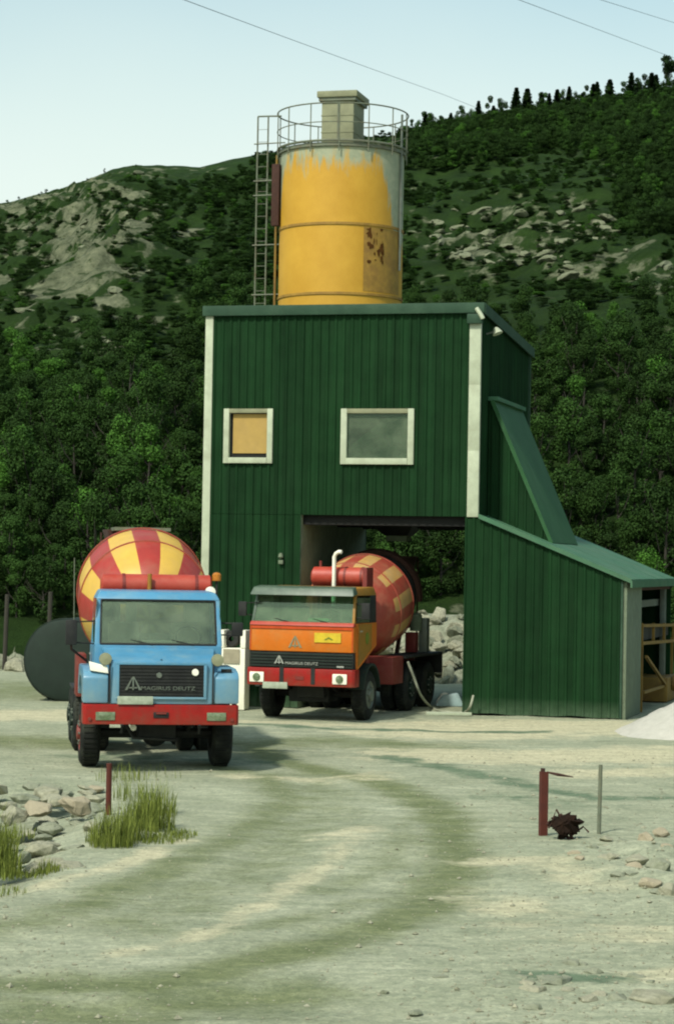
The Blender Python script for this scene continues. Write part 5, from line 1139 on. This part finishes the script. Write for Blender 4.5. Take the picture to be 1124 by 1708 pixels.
# candidate positions over the wooded slope by dart throwing
def wooded(px, py):
    """0..1 density of trees on the hill at this place"""
    if px < -400 or px > 1600: return 0.5
    if px < 330: lim = 625 + 25 * math.sin(px * .03)
    elif px < 480: lim = 520
    elif px < 690: lim = 530
    elif px < 1010: lim = 570 + 15 * math.sin(px * .05)
    else: lim = 560 - (px - 1010) * .3
    return 1.0 if py > lim else 0.0
cells = {}; near = []; far = []
def free(x_, y_, d):
    ix, iy = int(x_ / 2.2), int(y_ / 2.2)
    for a_ in (-1, 0, 1):
        for b_ in (-1, 0, 1):
            for (u_, v_) in cells.get((ix + a_, iy + b_), ()):
                if (u_ - x_) ** 2 + (v_ - y_) ** 2 < d * d: return False
    return True
for _ in range(60000):
    y_ = 70.5 + 75 * rnd.random() ** 1.2; x_ = rnd.uniform(-1, 1) * (12 + y_ * 0.30)
    z_ = hz(x_, y_); px, py = to_px((x_, y_, z_))
    if wooded(px, py) <= 0: continue
    if y_ < 73 and px < 180: continue
    if y_ < 74.5 and 560 < px < 900: continue
    d = 0.82 + 0.009 * (y_ - 70)
    if not free(x_, y_, d): continue
    if rnd.random() < rk_at(x_, y_) * 1.2: continue
    cells.setdefault((int(x_ / 2.2), int(y_ / 2.2)), []).append((x_, y_))
    near.append((y_, x_, px, py))
near.sort()
def visible(px, py): return (-30 < px < 345) or (870 < px < 1150) or (600 < px < 790 and py > 820)
ind = [q for q in near if visible(q[2], q[3])][:290]; iset = set(ind)
for i, (y_, x_, px, py) in enumerate(ind):
    k = rnd.choice((0, 0, 1, 2, 3, 3, 4, 5)); s_ = rnd.uniform(0.38, 0.72)
    if px < 345: lb_, g_ = 'leafy green tree in the wood on the slope left of the green building', 'trees left of the building'
    elif px > 860: lb_, g_ = 'leafy green tree in the wood on the slope right of the green building', 'trees right of the building'
    else: lb_, g_ = 'leafy green tree seen through the drive-through opening', 'trees beyond the opening'
    tree(x_, y_, crowns[k], trunks[k], (s_, s_ * rnd.uniform(.85, 1.3)), lb_, g_, rnd.random() * 6.28)
stuff_pts = []
for q in near:
    if q in iset: continue
    s_ = rnd.uniform(0.36, 0.70); stuff_pts.append((q[1], q[0], hz(q[1], q[0]) - .15, s_, s_ * rnd.uniform(.85, 1.15), rnd.randrange(NP)))
# scrub and dwarf birch over the open slope, dense dark wood towards the top right
def scrub(n, fn):
    for _ in range(n):
        y_ = 84 + 206 * rnd.random() ** 0.8; x_ = rnd.uniform(-1, 1) * (6 + y_ * 0.19)
        if abs(x_) > 58: continue
        z_ = hz(x_, y_); px, py = to_px((x_, y_, z_)); r_ = fn(px, py, x_, y_)
        if r_: stuff_pts.append((x_, y_, z_ - 0.1 * r_[1], r_[0], r_[1], rnd.randrange(NP)))
def f_scrub(px, py, x_, y_):
    rk = rk_at(x_, y_)
    if wooded(px, py) > 0 and y_ < 145: return None
    sky_y = np.interp(px, sx, sy)
    if rk > 0.42:
        if rnd.random() < (0.93 if px < 300 else 0.80): return None
        s_ = rnd.uniform(.12, .24); return (s_, s_ * .6)
    if px > 665:
        band = 268 + 20 * math.sin(px * 0.011) + (0 if px < 930 else (px - 930) * 0.35)
        if py < band or (px > 1030 and py < 395):
            e1 = min(1, (py - sky_y) / 40 + .45); return (rnd.uniform(.36, .62), rnd.uniform(.28, .5) * e1)
        if rnd.random() < 0.55: return (rnd.uniform(.22, .42), rnd.uniform(.09, .17))
        return None
    if py < sky_y + (30 if px < 420 else 10): return None
    p_ = 0.5 if px < 240 else 0.8
    if rnd.random() > p_: return None
    s_ = rnd.uniform(.25, .5); return (s_, s_ * rnd.uniform(.3, .6))
scrub(15000, f_scrub)
# pines on the ridge
def crest(px):
    best = None
    for Yp in range(225, 292, 2):
        x_ = (px - 562) / FOC * Yp; q = to_px((x_, Yp, hz(x_, Yp)))[1]
        if best is None or q < best[0]: best = (q, x_, Yp)
    return best
gp_ = 'pines on the ridge'
PR = [(698, 2), (741, 0), (787, 4), (812, 3), (850, 16), (868, 26), (892, 2), (918, 14), (938, 4), (979, 16), (985, 6), (1006, 20), (1042, 12), (1049, 4), (1076, 18), (1083, 12), (1101, 26), (1118, 10), (905, -2), (960, 0)]
for i, (px, hh_) in enumerate(PR):
    _, x_, Yp = crest(px); cm, tm = pines[i % 3 if hh_ > 16 else 2 * (i % 2)]
    s_ = (hh_ + 34) / 12.6 / 3.2
    tree(x_, Yp, cm, tm, (s_ * 1.0, s_), 'small dark pine standing against the sky on the ridge', gp_, i * 1.3, 'pine', 'pine_tree')
for i in range(90):
    px = rnd.uniform(680, 1180); Yp = rnd.uniform(245, 286); x_ = (px - 562) / FOC * Yp; stuff_pts.append((x_, Yp, hz(x_, Yp) - .1, rnd.uniform(.25, .45), rnd.uniform(.2, .4), rnd.randrange(NP)))

for i in range(230):
    px = 676 + 520 * (i + rnd.random()) / 230; _, x_, Yp = crest(px); sc_ = rnd.uniform(.2, .42) if rnd.random() < .75 else rnd.uniform(.4, .62)
    stuff_pts.append((x_, Yp, hz(x_, Yp) - .1, sc_, sc_ * rnd.uniform(.8, 1.3), rnd.randrange(NP)))
# one wood of scattered instances for what reads as a single mass
P_ = np.array([q[:3] for q in stuff_pts]); me = bpy.data.meshes.new('wood'); me.vertices.add(len(P_)); me.vertices.foreach_set('co', P_.ravel())
a1 = me.attributes.new('scl', 'FLOAT_VECTOR', 'POINT'); a1.data.foreach_set('vector', np.array([(q[3], q[3], q[4]) for q in stuff_pts], float).ravel())
a2 = me.attributes.new('rot', 'FLOAT_VECTOR', 'POINT'); a2.data.foreach_set('vector', np.array([(0, 0, rnd.random() * 6.28) for q in stuff_pts], float).ravel())
a3 = me.attributes.new('pick', 'INT', 'POINT'); a3.data.foreach_set('value', np.array([q[5] for q in stuff_pts], np.int32))
wd = link('hillside_wood', me); wd['kind'] = 'stuff'; tag(wd, 'dense green wood and low scrub covering the hillside behind the building', 'wood')
ng = bpy.data.node_groups.new('wood_scatter', 'GeometryNodeTree')
ng.interface.new_socket('Geometry', in_out='INPUT', socket_type='NodeSocketGeometry'); ng.interface.new_socket('Geometry', in_out='OUTPUT', socket_type='NodeSocketGeometry')
gi = ng.nodes.new('NodeGroupInput'); go = ng.nodes.new('NodeGroupOutput'); iop = ng.nodes.new('GeometryNodeInstanceOnPoints'); jn = ng.nodes.new('GeometryNodeJoinGeometry')
protos = []
for k in range(NP):
    src = next(o_ for o_ in bpy.data.objects if o_.data == crowns[k])
    oi = ng.nodes.new('GeometryNodeObjectInfo'); oi.transform_space = 'ORIGINAL'; oi.inputs['Object'].default_value = src; oi.inputs['As Instance'].default_value = True
    ng.links.new(oi.outputs['Geometry'], jn.inputs[0])
def attr(nm, ty):
    n_ = ng.nodes.new('GeometryNodeInputNamedAttribute'); n_.data_type = ty; n_.inputs['Name'].default_value = nm
    return next(s_ for s_ in n_.outputs if s_.enabled and s_.name == 'Attribute')
ng.links.new(gi.outputs[0], iop.inputs['Points']); ng.links.new(jn.outputs[0], iop.inputs['Instance']); iop.inputs['Pick Instance'].default_value = True
ng.links.new(attr('pick', 'INT'), iop.inputs['Instance Index']); ng.links.new(attr('rot', 'FLOAT_VECTOR'), iop.inputs['Rotation']); ng.links.new(attr('scl', 'FLOAT_VECTOR'), iop.inputs['Scale'])
ng.links.new(iop.outputs[0], go.inputs[0])
md = wd.modifiers.new('scatter', 'NODES'); md.node_group = ng

# outcrop boulders on the open slope
hm = [rock_mesh(400 + k, 1, 0.8, 0.7, 'hillrock', angular=.5) for k in range(5)]
for me in hm: me.name = 'outcrop_rock'
cnt = 0; cl = 0; rnd = random.Random(77)
for _ in range(6000):
    if cnt >= 230: break
    y_ = rnd.uniform(95, 250); x_ = rnd.uniform(-.16, .16) * y_; z_ = hz(x_, y_); px, py = to_px((x_, y_, z_))
    if not (-10 < px < 1130) or (360 < px < 672) or (px < 360 and cl > 90): continue
    if rock_zone(np.array(px), np.array(py)) * rnd.random() < 0.27: continue
    s_ = rnd.uniform(0.2, 0.75); o = link('outcrop_rock', hm[cnt % 5]); o.location = (x_, y_, z_ + s_ * .1); o.scale = (s_ * 1.5, s_, s_ * .65); o.rotation_euler = (rnd.uniform(-.3, .3), rnd.uniform(-.3, .3), rnd.random() * 6)
    if px < 400: tag(o, 'grey rock lying on the bare slope at the upper left', 'rock', 'rocks on the left slope')
    else: tag(o, 'grey rock lying in the low scrub on the slope right of the silo', 'rock', 'rocks on the right slope')
    cnt += 1; cl += px < 400
print('objects', len(bpy.data.objects), 'near', len(near), 'stuff', len(stuff_pts), 'ind', len(ind))
